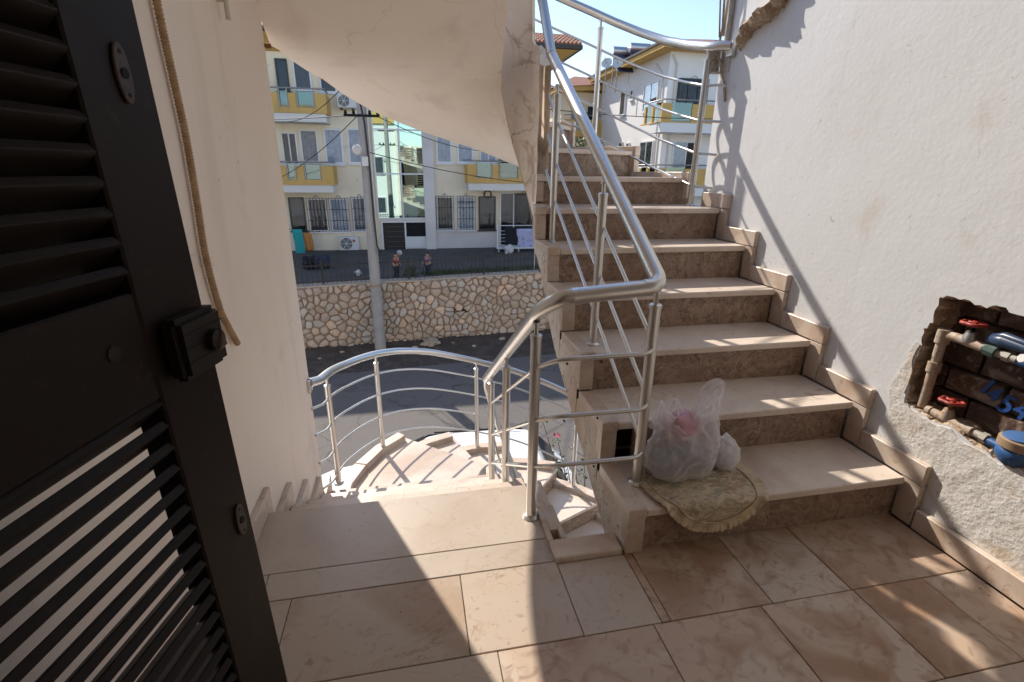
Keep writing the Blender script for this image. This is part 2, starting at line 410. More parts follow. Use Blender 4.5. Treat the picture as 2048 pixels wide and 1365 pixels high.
# ------------------------------------------------------------------ mesh helpers
class MB:
    def __init__(s):
        s.v, s.f = [], []

    def add(s, vs, fs):
        o = len(s.v)
        s.v += [tuple(v) for v in vs]
        s.f += [tuple(i + o for i in f) for f in fs]
        return s

    def box(s, x0, x1, y0, y1, z0, z1):
        v = [(x, y, z) for x in (x0, x1) for y in (y0, y1) for z in (z0, z1)]
        return s.add(v, [(0, 1, 3, 2), (4, 6, 7, 5), (0, 4, 5, 1), (2, 3, 7, 6), (0, 2, 6, 4), (1, 5, 7, 3)])

    def obox(s, o, ax, ay, az):
        """box from a corner o along three edge vectors"""
        o, ax, ay, az = map(Vector, (o, ax, ay, az))
        v = [o + ax * i + ay * j + az * k for i in (0, 1) for j in (0, 1) for k in (0, 1)]
        return s.add(v, [(0, 1, 3, 2), (4, 6, 7, 5), (0, 4, 5, 1), (2, 3, 7, 6), (0, 2, 6, 4), (1, 5, 7, 3)])

    def prism(s, pts, vec):
        """3-D polygon swept along vec"""
        n = len(pts)
        vec = Vector(vec)
        v = [Vector(p) for p in pts] + [Vector(p) + vec for p in pts]
        f = [tuple(range(n))[::-1], tuple(range(n, 2 * n))]
        f += [(i, (i + 1) % n, n + (i + 1) % n, n + i) for i in range(n)]
        return s.add(v, f)

    def tube(s, pts, r, n=10, caps=True, closed=False):
        pts = [Vector(p) for p in pts]
        rr = r if isinstance(r, (list, tuple)) else [r] * len(pts)
        N = len(pts)
        d0 = (pts[1] - pts[0]).normalized()
        ref = Vector((0, 0, 1)) if abs(d0.z) < .9 else Vector((1, 0, 0))
        u = d0.cross(ref).normalized()
        rings = []
        for i, p in enumerate(pts):
            a = pts[max(i - 1, 0)] if not closed else pts[i - 1]
            b = pts[min(i + 1, N - 1)] if not closed else pts[(i + 1) % N]
            d = (b - a)
            if d.length < 1e-9:
                d = d0
            d.normalize()
            u = (u - d * u.dot(d)).normalized()
            w = d.cross(u)
            k = 1
            if 0 < i < N - 1:
                c = (pts[i] - pts[i - 1]).normalized().dot(d)
                k = 1 / max(c, .6)
            rings.append([p + (u * math.cos(2 * PI * j / n) + w * math.sin(2 * PI * j / n)) * rr[i] * (k if False else 1) for j in range(n)])
        v = [q for ring in rings for q in ring]
        f = []
        m = N if closed else N - 1
        for i in range(m):
            for j in range(n):
                a, b = i * n + j, i * n + (j + 1) % n
                c, d = ((i + 1) % N) * n + (j + 1) % n, ((i + 1) % N) * n + j
                f.append((a, b, c, d))
        if caps and not closed:
            f.append(tuple(range(n))[::-1])
            f.append(tuple(range((N - 1) * n, N * n)))
        return s.add(v, f)

    def lathe(s, prof, o=(0, 0, 0), ax=(0, 0, 1), n=16):
        """profile of (radius, height) turned about the axis ax through o"""
        ax = Vector(ax).normalized()
        o = Vector(o)
        u = ax.orthogonal().normalized()
        w = ax.cross(u)
        v, f = [], []
        for r, h in prof:
            for j in range(n):
                v.append(o + ax * h + (u * math.cos(2 * PI * j / n) + w * math.sin(2 * PI * j / n)) * r)
        for i in range(len(prof) - 1):
            for j in range(n):
                f.append((i * n + j, i * n + (j + 1) % n, (i + 1) * n + (j + 1) % n, (i + 1) * n + j))
        f.append(tuple(range(n))[::-1])
        f.append(tuple(range((len(prof) - 1) * n, len(prof) * n)))
        return s.add(v, f)

    def grid(s, fn, nu, nv, wrap=False):
        v = [fn(i / (nu - (0 if wrap else 1)), j / (nv - 1)) for i in range(nu) for j in range(nv)]
        f = []
        for i in range(nu if wrap else nu - 1):
            for j in range(nv - 1):
                a, b = i * nv + j, ((i + 1) % nu) * nv + j
                f.append((a, b, b + 1, a + 1))
        return s.add(v, f)

    def build(s, name, mat, parent=None, smooth=False, bevel=0, center=False, fix=True, segs=1, sharp=None):
        me = bpy.data.meshes.new(name)
        off = Vector((0, 0, 0))
        p = parent
        while p is not None:
            off += p.location
            p = p.parent
        loc = Vector((0, 0, 0))
        if parent is None or center:
            lo = [min(v[i] for v in s.v) for i in range(3)]
            hi = [max(v[i] for v in s.v) for i in range(3)]
            loc = Vector(((lo[0] + hi[0]) / 2, (lo[1] + hi[1]) / 2, lo[2])) - off
        o3 = off + loc
        me.from_pydata([(v[0] - o3.x, v[1] - o3.y, v[2] - o3.z) for v in s.v], [], s.f)
        if fix or bevel:
            bm = bmesh.new()
            bm.from_mesh(me)
            if fix:
                bmesh.ops.recalc_face_normals(bm, faces=bm.faces)
            if bevel:
                ed = [e for e in bm.edges if len(e.link_faces) == 2 and e.calc_face_angle(0) > .5]
                bmesh.ops.bevel(bm, geom=ed, offset=bevel, segments=segs, affect='EDGES', clamp_overlap=True)
            bm.to_mesh(me)
            bm.free()
        me.materials.append(MATS[mat])
        if smooth:
            for q in me.polygons:
                q.use_smooth = True
        if sharp:
            me.set_sharp_from_angle(angle=sharp)
        o = bpy.data.objects.new(name, me)
        COL.objects.link(o)
        o.location = loc
        if parent is not None:
            o.parent = parent
        return o


def tag(o, label=None, cat=None, group=None, kind=None):
    for k, v in (("label", label), ("category", cat), ("group", group), ("kind", kind)):
        if v:
            o[k] = v
    return o


def thing(name, loc, label, cat, group=None):
    o = bpy.data.objects.new(name, None)
    o.empty_display_size = .1
    COL.objects.link(o)
    o.location = loc
    return tag(o, label, cat, group)


def copy_tree(o, loc=None, parent=None):
    c = o.copy()
    COL.objects.link(c)
    if parent is not None:
        c.parent = parent
    if loc is not None:
        c.location = loc
    for ch in list(o.children):
        copy_tree(ch, None, c)
    return c


def lerp(a, b, t):
    return a + (b - a) * t


def interp(tab, x):
    if x <= tab[0][0]:
        (x0, y0), (x1, y1) = tab[0], tab[1]
    elif x >= tab[-1][0]:
        (x0, y0), (x1, y1) = tab[-2], tab[-1]
    else:
        for (x0, y0), (x1, y1) in zip(tab, tab[1:]):
            if x0 <= x <= x1:
                break
    return y0 + (y1 - y0) * (x - x0) / (x1 - x0)


def arc_fillet(pts, r, n=6):
    """polyline with its corners rounded"""
    pts = [Vector(p) for p in pts]
    out = [pts[0]]
    for a, b, c in zip(pts, pts[1:], pts[2:]):
        d1, d2 = (a - b), (c - b)
        k = min(r, d1.length * .49, d2.length * .49)
        p, q = b + d1.normalized() * k, b + d2.normalized() * k
        for i in range(n + 1):
            t = i / n
            out.append(p * (1 - t) ** 2 + b * 2 * t * (1 - t) + q * t ** 2)
    out.append(pts[-1])
    return out
# ------------------------------------------------------------------ dimensions of the stairwell
Y0, GO, RI = 1.344, .2945, .18265
XR, XS, XI, XO = 1.875, 1.845, .758, .692          # right wall, its skirting, inner border of the up flight
XL, XLS, XE = -.635, -.610, .44                    # left wall, its skirting, inner edge of the down flight
YE = 1.77                                          # landing edge
OC, RO = Vector((.627, 2.98, 0)), 1.245
IC, RIN = Vector((.60, 3.2, 0)), .19
STREET = -3.9
LAND_Z = -3.105


PC, PR = Vector((.68, 3.2, 0)), .11               # rough pier on the inside of the upper turn


def pierp(th, r=PR):
    a = math.radians(th)
    return Vector((PC.x + r * math.cos(a), PC.y + r * math.sin(a), 0))


def outp(th, r=RO, z=0):
    a = math.radians(th)
    return Vector((OC.x + r * math.cos(a), OC.y + r * math.sin(a), z))


def inp(th, r=RIN, z=0):
    a = math.radians(th)
    return Vector((IC.x + r * math.cos(a), IC.y + r * math.sin(a), z))


# ------------------------------------------------------------------ setting: street, terrace, landing slab
g = MB().add([(-400, -60, STREET), (400, -60, STREET), (400, 900, STREET), (-400, 900, STREET)], [(0, 1, 2, 3)]).build("street", "asphalt", fix=False)
tag(g, kind='structure')
sl = MB()
sl.prism([(XL, -1.3, -.22), (XR, -1.3, -.22), (XR, Y0 + .03, -.22), (XO, Y0 + .03, -.22), (XO, 1.40, -.22), (.45, 1.40, -.22), (.45, YE - .02, -.22), (XL, YE - .02, -.22)], (0, 0, .212))
floor = tag(sl.build("landing_floor", "tile_joint"), kind='structure')
joints = []
G = .0013


def tile(x0, x1, y0, y1, m, nose=0):
    b = MB().box(x0 + G, x1 - G, y0 + G, y1 - G + nose, -.02 if not nose else -.028, random.uniform(-.0006, .0006))
    return b.build("floor_tile", m, floor, center=True, bevel=.0018)


rows = [(1.035, 1.337, [XL, -.435, .102, .44], "marble_floor"), (1.035, 1.325, [.44, .69], "marble_floor"),
        (1.035, Y0 + .022, [.69, .72, 1.075, 1.37, XS], "marble_stained"),
        (.727, 1.035, [XL, -.30, .18, .66, 1.028, 1.372, 1.647, XS], None),
        (.42, .727, [XL, -.42, .10, .52, .92, 1.28, 1.644, XS], "marble_floor"),
        (.10, .42, [XL, -.2, .35, .9, 1.45, XS], "marble_floor"),
        (-.22, .10, [XL, -.4, .1, .65, 1.2, XS], "marble_floor"),
        (-.76, -.22, [XL, -.1, .5, 1.1, XS], "marble_floor"), (-1.3, -.76, [XL, -.3, .3, .9, 1.5, XS], "marble_floor")]
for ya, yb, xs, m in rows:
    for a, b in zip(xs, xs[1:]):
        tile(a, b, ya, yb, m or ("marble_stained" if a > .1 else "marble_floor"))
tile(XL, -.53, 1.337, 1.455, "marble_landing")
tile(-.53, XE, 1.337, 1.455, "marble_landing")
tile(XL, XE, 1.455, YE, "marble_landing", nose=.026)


# ------------------------------------------------------------------ walls
def zig(pts, n, amp, seed):
    rnd = random.Random(seed)
    out = []
    for a, b in zip(pts, pts[1:] + pts[:1]):
        for i in range(n):
            t = i / n
            j = amp if i else amp * .4
            out.append((lerp(a[0], b[0], t) + rnd.uniform(-j, j), lerp(a[1], b[1], t) + rnd.uniform(-j, j)))
    return out


HOLE = [(1.420, .878), (1.394, .893), (1.334, .893), (1.261, .884), (1.226, .896), (1.155, .885), (1.02, .875), (.93, .87), (.90, .62), (.93, .415), (1.009, .408), (1.078, .407), (1.159, .416), (1.245, .444),
        (1.318, .43), (1.377, .447), (1.424, .452), (1.430, .49), (1.439, .62), (1.430, .69), (1.440, .755), (1.416, .785)]
HOLE = zig(HOLE, 4, .006, 3)
YW = 3.05
wall_r = thing("right_wall", (XR, 1, 0), "tall white plastered wall on the right with a broken pipe niche, stair skirting along its foot", "wall")
outer = [(-1.3, STREET), (YW, STREET), (YW, 4.3), (-1.3, 4.3)]
tri = tessellate_polygon([[Vector((a, b, 0)) for a, b in outer], [Vector((a, b, 0)) for a, b in HOLE]])
allp = outer + HOLE
wb = MB()
wb.add([(XR, a, b) for a, b in allp], [tuple(t) for t in tri])
n4, nh = 4, len(HOLE)
wb.build("plaster_face", "plaster_white", wall_r)
cv = MB()
ins = [(a + (1.18 - a) * .03, b + (.66 - b) * .03) for a, b in HOLE]
mid = [(a + random.Random(i).uniform(-.012, .012), b + random.Random(i + 99).uniform(-.012, .012)) for i, (a, b) in enumerate(ins)]
cv.add([(XR, a, b) for a, b in HOLE] + [(XR + .03, a, b) for a, b in mid] + [(XR + .135, a, b) for a, b in ins],
       [(i, (i + 1) % nh, nh + (i + 1) % nh, nh + i) for i in range(nh)] + [(nh + i, nh + (i + 1) % nh, 2 * nh + (i + 1) % nh, 2 * nh + i) for i in range(nh)])
cv.build("niche_edge", "ledge_broken", wall_r)
bk = MB()
bk.box(XR + .135, XR + .15, .80, 1.55, .30, 1.0)
bk.build("niche_back", "mortar", wall_r)
bz = .345
k = 0
while bz < .95:
    yy = .80 + (.1 if k % 2 else 0)
    while yy < 1.5:
        MB().box(XR + .095 + random.uniform(0, .012), XR + .14, yy, yy + .185, bz, bz + .082).build("brick", "brick", wall_r, center=True, bevel=.004)
        yy += .197
    bz += .094
    k += 1
# solid body of the wall behind its plastered face
wq = MB()
wq.box(XR + .16, XR + .24, -1.3, YW, STREET, 4.3)
wq.box(XR + .0015, XR + .16, YW - .02, YW - .001, STREET, 4.3)
wq.box(XR + .0015, XR + .16, -1.3, -1.28, STREET, 4.3)
wq.box(XR + .0015, XR + .16, -1.28, YW - .02, 4.25, 4.3)
wq.build("wall_body", "plaster_white", wall_r)
# rough repair render round the foot of the niche, 5 mm proud
rp = [(1.50, .47), (1.465, .62), (1.452, .70), (1.436, .69), (1.445, .62), (1.437, .49), (1.430, .447), (1.377, .44), (1.318, .423), (1.245, .436), (1.159, .408), (1.078, .40), (1.0, .40), (.9, .40), (.55, .43), (.55, .088), (1.14, .088), (1.17, .1), (1.26, .19), (1.40, .2), (1.45, .27), (1.47, .37)]
rp = zig(rp, 3, .008, 5)
tri = tessellate_polygon([[Vector((a, b, 0)) for a, b in rp]])
rb = MB()
n = len(rp)
rb.add([(XR - .005, a, b) for a, b in rp] + [(XR - .0005, a, b) for a, b in rp], [tuple(t) for t in tri] + [(i, (i + 1) % n, n + (i + 1) % n, n + i) for i in range(n)])
rb.build("rough_render", "plaster_rough", wall_r)
# skirting: two marble pieces per step and the run along the floor
TH = .028


def sk_piece(wall, x0, x1, y0, y1, z0, z1):
    return MB().box(x0, x1, y0, y1, z0, z1).build("skirting_tile", "skirting", wall, center=True, bevel=.003)


xs0, xs1 = XR - TH, XR - .0005
for i in range(1, 7):
    y, z = Y0 + (i - 1) * GO, i * RI
    yn = y + GO - .085 if i < 6 else YW - .03
    t = random.uniform(-.002, .002)
    sk_piece(wall_r, xs0 + t, xs1, y - .085, yn - .003, z + .001, z + .085)
    sk_piece(wall_r, xs0 + .003 + t, xs1 - .001, y - .083, y - .001, z - RI + .002, z - .001)
yy = Y0 - .088
for L in (.62, .6, .6, .6):
    sk_piece(wall_r, xs0, xs1, yy - L, yy - .003, .001, .085)
    yy -= L

wall_l = thing("left_wall", (XL, 1, 0), "plain beige plastered wall on the left, behind the open dark door", "wall")
lw = MB()
prof = [(XL - .22, -1.3), (XL, -1.3)]
yl = 2.905
for i in range(7):
    a = i / 6 * PI / 2
    prof.append((XL - .05 + .05 * math.cos(a), yl - .05 + .05 * math.sin(a)))
prof += [(XL - .22, yl)]
lw.prism([(a, b, STREET) for a, b in prof], (0, 0, 8.2))
lw.build("plaster_face", "plaster_cream", wall_l, smooth=True, sharp=.6)
for k in range(5):
    y, z = YE + k * GO, -(k + 1) * RI
    yn = min(y + GO, yl - .03)
    sk_piece(wall_l, XL + .0005, XLS, y + .002, yn + .085 if k < 4 else yn, z + .001, z + .085)
    sk_piece(wall_l, XL + .0015, XLS - .003, y + .004, y + .082, z + .087, z + RI - .001 + .085)
yy = YE
for L in (.62, .6, .6, .6, .5):
    sk_piece(wall_l, XL + .0005, XLS, yy - L + .002, yy, .001, .085)
    yy -= L


# unseen landing overhead and house wall behind the camera, added to shade the stairwell
ul = MB()
ul.prism([(XL, -1.3, 2.93), (XR + .1, -1.3, 2.93), (XR + .1, 1.40, 2.93), (.43, 1.40, 2.93), (.43, YE - .02, 2.93), (XL, YE - .02, 2.93)], (0, 0, .14))
tag(ul.build("upper_landing", "plaster_cream"), kind='structure')
tag(MB().box(XL - .2, XR + .2, -1.5, -1.302, -.2, 3.06).build("rear_wall", "plaster_cream"), kind='structure')

# ------------------------------------------------------------------ stair builder
def loft(mb, st):
    """st: list of 4-tuples (inner bottom, inner top, outer bottom, outer top)"""
    v = [p for s in st for p in s]
    f = []
    for i in range(len(st) - 1):
        a, b = i * 4, i * 4 + 4
        f += [(a, b, b + 1, a + 1), (a + 2, a + 3, b + 3, b + 2), (a, a + 2, b + 2, b), (a + 1, b + 1, b + 3, a + 3)]
    f += [(0, 1, 3, 2), tuple(len(v) - 4 + q for q in (0, 2, 3, 1))]
    mb.add(v, f)


def slab_poly(name, mat, parent, pts, z, th, bevel=.004):
    return MB().prism([(p[0], p[1], z - th) for p in pts], (0, 0, th)).build(name, mat, parent, center=True, bevel=bevel)


def fan_pts(ta, tb, nose_a, rin=RIN + .012, rout=RO - .012, n=7):
    """tread outline between two nose angles; nose_a moves the front edge forward"""
    a = [outp(lerp(ta, tb, i / n), rout) for i in range(n + 1)]
    b = [inp(lerp(ta, tb, i / 4), rin) for i in range(5)]
    d = (a[0] - b[0]).normalized()
    sgn = 1 if tb > ta else -1
    fwd = Vector((d.y, -d.x, 0)) * sgn * nose_a
    a[0] = a[0] + fwd
    b[0] = b[0] + fwd
    return [*b[::-1], *a]


# ---- the flight going up
up_st = thing("staircase", (1.28, Y0, 0), "marble staircase climbing along the white wall and curling left overhead", "staircase", None)
Z = {i: i * RI for i in range(0, 7)}
Z.update({7: 1.265, 8: 1.44})
for i in range(9, 18):
    Z[i] = 1.44 + (i - 8) * .1815
TH_UP = {7: 8.5, 8: 33.5, 9: 58.5, 10: 83, 11: 107, 12: 131, 13: 180}
YN = {i: Y0 + (i - 1) * GO for i in range(1, 7)}
YLEFT = {13: 2.948, 14: 2.653, 15: 2.359, 16: 2.064, 17: 1.77}
for i in range(1, 7):
    y = YN[i]
    if i < 6:
        x1 = XS - .001
        pts = [(XI + .001, y - .024), (x1, y - .024), (x1, y + GO + .02), (XI + .001, y + GO + .02)]
    else:
        ob = [outp(t, RO - .012) for t in (0, 4, 8.5, 10)]
        pts = [(XI + .001, y - .024), (XS - .001, y - .024)] + [(p.x, p.y) for p in ob] + [tuple(inp(10, RIN + .012)[:2]), (.80, 3.12)]
    slab_poly("tread", "marble", up_st, pts, Z[i], .03)
    x0 = .84 if i == 2 else XI + .001
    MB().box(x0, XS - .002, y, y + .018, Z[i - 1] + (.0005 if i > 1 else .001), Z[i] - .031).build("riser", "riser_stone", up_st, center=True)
    # pale border at the open end: a strip on the tread and a block on the riser
    yb = y + GO - .026 if i < 6 else 3.02
    xo2 = XO if i < 6 else XO + .03
    s = MB().prism([(XO, y - .028, Z[i] - .032), (XI, y - .028, Z[i] - .032), (XI if i < 6 else .80, yb, Z[i] - .032), (XO if i < 6 else .735, yb, Z[i] - .032)], (0, 0, .043))
    s.build("border_tile", "skirting", up_st, center=True, bevel=.003)
    MB().box(XO + .002, XI - .001, y - .022, y + .03, Z[i - 1] + (.012 if i > 1 else .001), Z[i] - .033).build("border_tile", "skirting", up_st, center=True, bevel=.002)
for i in range(7, 13):
    ta, tb = TH_UP[i], TH_UP[i + 1]
    slab_poly("tread", "marble", up_st, fan_pts(ta, tb, .024), Z[i], .03)
    a, b = outp(ta, RO - .014), inp(ta, RIN + .014)
    d = (a - b).normalized()
    nrm = Vector((-d.y, d.x, 0)) * .018
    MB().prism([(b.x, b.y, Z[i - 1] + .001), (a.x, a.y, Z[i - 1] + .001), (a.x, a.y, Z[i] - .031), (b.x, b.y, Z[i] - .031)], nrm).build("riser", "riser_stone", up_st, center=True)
    for rr, fn, hh in (((RO - .065, RO + .004), outp, .036), ((RIN - .004, RIN + .062), inp, .012)):
        n = 6
        ra, rb_ = rr
        t0, t1 = ta - (1.6 if fn is outp else 4), tb - (1.6 if fn is outp else 4)
        pts = [fn(lerp(t0, t1, q / n), ra) for q in range(n + 1)] + [fn(lerp(t1, t0, q / n), rb_) for q in range(n + 1)]
        slab_poly("border_tile", "skirting", up_st, pts, Z[i] + hh, hh + .03, .003)
        w = 2.6 if fn is outp else 14
        pts = [fn(t0 + .15, ra + .002), fn(t0 + w, ra + .002), fn(t0 + w, rb_ - .002), fn(t0 + .15, rb_ - .002)]
        slab_poly("border_tile", "skirting", up_st, pts, Z[i] - .031, Z[i] - Z[i - 1] - .033 - hh, .002)
for i in range(13, 17):
    y = YLEFT[i]
    MB().box(XL + .003, .40, y - GO - .02, y + .024, Z[i] - .03, Z[i]).build("tread", "marble", up_st, center=True, bevel=.004)
    MB().box(XL + .003, .40, y - .018, y, Z[i - 1] + .001, Z[i] - .031).build("riser", "riser_stone", up_st, center=True)
# underside: right lane, turn, left lane
ZB = [(0, .86), (30, 1.03), (77, 1.32), (94, 1.456), (113, 1.562), (133, 1.677), (153, 1.81), (166, 1.845), (180, 1.87)]
XB = [(1.2, .692), (2.30, .692), (2.43, .700), (2.75, .733), (3.0, .772), (3.2, .79)]


def zb_lane(y):
    return min(RI * (1 + (y - Y0) / GO) - .345, .92)


st = []
for q in range(25):
    y = lerp(1.36, 2.98, q / 24)
    zb = zb_lane(y) if y < 2.7 else lerp(zb_lane(2.7), .86, (y - 2.7) / .28)
    st.append((Vector((interp(XB, y), y, zb)), Vector((XR - .001, y, zb))))
for q in range(1, 60):
    th = 180 * q / 60
    bl = min(1, th / 20)
    pin = pierp(th)
    pin = pin.lerp(Vector((.772, 2.98 + .22 * bl, 0)), 1 - bl) if th < 20 else pin
    zb = interp(ZB, th)
    po = outp(th, RO - .006)
    st.append((Vector((pin.x, pin.y, zb)), Vector((po.x, po.y, zb))))
for q in range(25):
    y = lerp(2.98, 1.45, q / 24)
    zb = 1.87 + .62 * (2.98 - y)
    yi = lerp(3.2, 1.45, q / 24)
    st.append((Vector((lerp(.57, .50, min(1, q / 10)), yi, zb)), Vector((XL + .0008, y, zb))))
NV = 9
sg = MB()
sg.v = [tuple(a.lerp(b, j / (NV - 1))) for a, b in st for j in range(NV)]
for i in range(len(st) - 1):
    for j in range(NV - 1):
        a = i * NV + j
        sg.f.append((a, a + 1, a + NV + 1, a + NV))
sg.build("soffit", "plaster_cream", up_st, smooth=True)
# outer edge of the slab: from the underside to the stepped top
oe = MB()
for i in range(7, 13):
    ta, tb = TH_UP[i], TH_UP[i + 1]
    n = 8
    lo = [outp(lerp(ta, tb, q / n), RO - .006, interp(ZB, lerp(ta, tb, q / n))) for q in range(n + 1)]
    hi = [outp(lerp(ta, tb, q / n), RO - .006, Z[i] - .031) for q in range(n + 1)]
    m = len(oe.v)
    oe.add(lo + hi, [(q, q + 1, n + 2 + q, n + 1 + q) for q in range(n)])
lo = [outp(8.5 * q / 3, RO - .006, interp(ZB, 8.5 * q / 3)) for q in range(4)]
hi = [outp(8.5 * q / 3, RO - .006, Z[6] - .031) for q in range(4)]
oe.add(lo + hi, [(q, q + 1, q + 5, q + 4) for q in range(3)])
oe.build("slab_edge", "plaster_side", up_st)
# inner side face of the straight part, following the steps, and the raw block behind the treads
sd_ = MB()
for i in range(1, 7):
    y, yn = YN[i] + .001, (YN[i + 1] if i < 6 else 3.04)
    n = 5
    ys = [lerp(y, yn, q / n) for q in range(n + 1)]
    lo = [(interp(XB, t), t, zb_lane(t) if t < 2.7 else lerp(zb_lane(2.7), .88, (t - 2.7) / .34)) for t in ys]
    hi = [(XO + .003 if t < 2.83 else lerp(XO + .003, .745, (t - 2.83) / .21), t, Z[i] - .033) for t in ys]
    sd_.add(lo + hi, [(q, q + 1, n + 2 + q, n + 1 + q) for q in range(n)])
    sd_.box(XI - .01, XI, y + .03, yn, Z[i] - .25, Z[i] - .034)
sd_.build("slab_side", "plaster_side", up_st)
core = MB()
for i in range(1, 7):
    y, yn = YN[i] + .13, (YN[i + 1] if i < 6 else 2.95) + .13
    core.box(XI + .002, XR - .002, y, yn, Z[i] - .2, Z[i] - .034)
core.build("slab_core", "dirt_dark", up_st)
# rough pier on the inside of the turn
pr = MB()
prnd = random.Random(4)


def pier(u, v):
    th = lerp(-40, 175, u)
    top = interp([(-40, 1.86), (0, 1.98), (40, 2.02), (52, 2.9), (175, 2.9)], th) + .03 * mnoise.noise((th * .05, 3, 1))
    zb = interp([(-40, .70), (0, .93), (40, 1.10), (77, 1.32), (180, 1.9)], th)
    z = lerp(zb, top, v)
    r = PR + .002 + .007 * mnoise.noise((th * .03, z * 4, 0)) + .003 * mnoise.noise((th * .1, z * 12, 5))
    if th < 0:
        p = Vector((PC.x + r, PC.y - (-th) * .0045, 0))
        p.x -= .001 * -th
    else:
        p = pierp(th, r)
    return (p.x, p.y, z)


pr.grid(pier, 60, 40)
m0 = len(pr.v)


def pier_cap(u, v):
    a = Vector(pier(u, 1))
    th = lerp(-40, 175, u)
    b = pierp(max(th, 0), PR + .03)
    if th < 0:
        b = Vector((PC.x + PR + .03, a.y, 0))
    q = Vector((b.x, b.y, a.z - .03))
    return tuple(a.lerp(q, v) if v < .6 else Vector((q.x, q.y, lerp(a.z, a.z - .6, (v - .6) / .4))))


pr.grid(pier_cap, 60, 6)
pr.build("plaster_pier", "plaster_pier", up_st, smooth=True)

# ---- the flight going down
dn = thing("staircase", (-.1, YE, -RI), "lower marble staircase descending below the landing and fanning right, sunlit", "staircase", None)
EY = [YE + k * GO for k in range(5)]
for k in range(4):
    z = -(k + 1) * RI
    MB().box(XLS + .001, XE, EY[k] - .02, EY[k + 1] + .024, z - .03, z).build("tread", "marble", dn, center=True, bevel=.004)
    MB().box(XLS + .001, XE - .003, EY[k] - .02, EY[k] - .003, z + .001, z + RI - .031).build("riser", "riser_stone", dn, center=True)
    MB().box(XE - .004, XE + .05, EY[k] + .02, EY[k + 1] + .028, z - .03, z + .012).build("border_tile", "skirting", dn, center=True, bevel=.003)
TD = [180, 131, 107, 81.5, 58.5, 36, 12, -8]
for j in range(7):
    ta, tb = TD[j], TD[j + 1]
    z = -(5 + j) * RI
    n = 7
    tb2 = tb
    a = [outp(lerp(ta, tb2, q / n), RO - .012) for q in range(n + 1)]
    b = [inp(lerp(ta, max(tb2, 0), q / 4), RIN) for q in range(5)]
    d = (a[-1] - b[-1]).normalized()
    fwd = Vector((d.y, -d.x, 0)) * .024
    a[-1] = a[-1] + fwd
    b[-1] = b[-1] + fwd
    if j == 0:
        a[0] = Vector((XLS + .001, EY[4] - .02, 0))
        b[0] = Vector((XE, EY[4] - .02, 0))
        pts = [*a, *b[::-1]]
    else:
        pts = [*a, *b[::-1]]
    slab_poly("tread", "marble", dn, pts, z, .03)
    a, b = outp(ta, RO - .014), inp(ta, RIN + .003)
    if j == 0:
        a, b = Vector((XLS + .002, EY[4] - .003, 0)), Vector((XE - .003, EY[4] - .003, 0))
    d = (a - b).normalized()
    nrm = Vector((-d.y, d.x, 0)) * -.016
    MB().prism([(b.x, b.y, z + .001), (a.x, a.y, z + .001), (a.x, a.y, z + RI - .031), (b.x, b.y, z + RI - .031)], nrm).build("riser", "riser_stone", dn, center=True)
    segs = [(180, 156), (156, 131)] if j == 0 else [(ta, tb)]
    for (t0, t1) in segs:
        t0, t1 = t0 - .3, t1 + .2
        tm = (t0 + t1) / 2
        pts = [outp(t0, RO - .085), outp(tm, RO - .078), outp(t1, RO - .085), outp(t1, RO + .012), outp(tm, RO + .012), outp(t0, RO + .012)]
        slab_poly("border_tile", "skirting", dn, pts, z + .052, .08, .004)
for k in range(6):
    y = 2.816 - k * GO
    z = -(12 + k) * RI
    if k < 5:
        MB().box(XO + .02, XR - .01, y - GO - .024, y + .02, z - .03, z).build("tread", "marble", dn, center=True, bevel=.004)
        MB().box(XO - .03, XO + .019, y - GO - .028, y + .0, z - .03, z + .03).build("border_tile", "skirting", dn, center=True, bevel=.003)
    MB().box(XO + .02, XR - .01, y + .003, y + .02, z + .001, z + RI - .031).build("riser", "riser_stone", dn, center=True)
# raw slab below the treads
ds = MB()
s2 = []
for k in range(4):
    for yy in (EY[k] - .018, EY[k + 1] - .021):
        zt = -(k + 1) * RI - .032
        zbm = -RI * ((yy - YE) / GO) - .38
        s2.append((Vector((XE - .005, yy, zbm)), Vector((XE - .005, yy, zt)), Vector((XL + .004, yy, zbm)), Vector((XL + .004, yy, zt))))
for j in range(7):
    ta, tb = TD[j], max(TD[j + 1], 0)
    for q in range(5):
        th = lerp(ta, tb, q / 4)
        z = -(5 + j) * RI - .032
        zbm = -(5 + j + q / 4) * RI - .2
        i_, o_ = inp(th, RIN + .001), outp(th, RO - .02)
        s2.append((Vector((i_.x, i_.y, zbm)), Vector((i_.x, i_.y, z)), Vector((o_.x, o_.y, zbm)), Vector((o_.x, o_.y, z))))
for k in range(5):
    for yy in (2.82 - k * GO, 2.82 - (k + 1) * GO + .003):
        zt = -(12 + k) * RI - .032
        zbm = -RI * (12 + (2.82 - yy) / GO) - .3
        s2.append((Vector((XO + .03, yy, zbm)), Vector((XO + .03, yy, zt)), Vector((XR - .02, yy, zbm)), Vector((XR - .02, yy, zt))))
loft(ds, s2)
ds.build("slab", "plaster_side", dn)
lf = MB().box(XL, XR, -1.3, 1.345, LAND_Z - .2, LAND_Z).build("lower_landing", "marble_floor")
tag(lf, kind='structure')

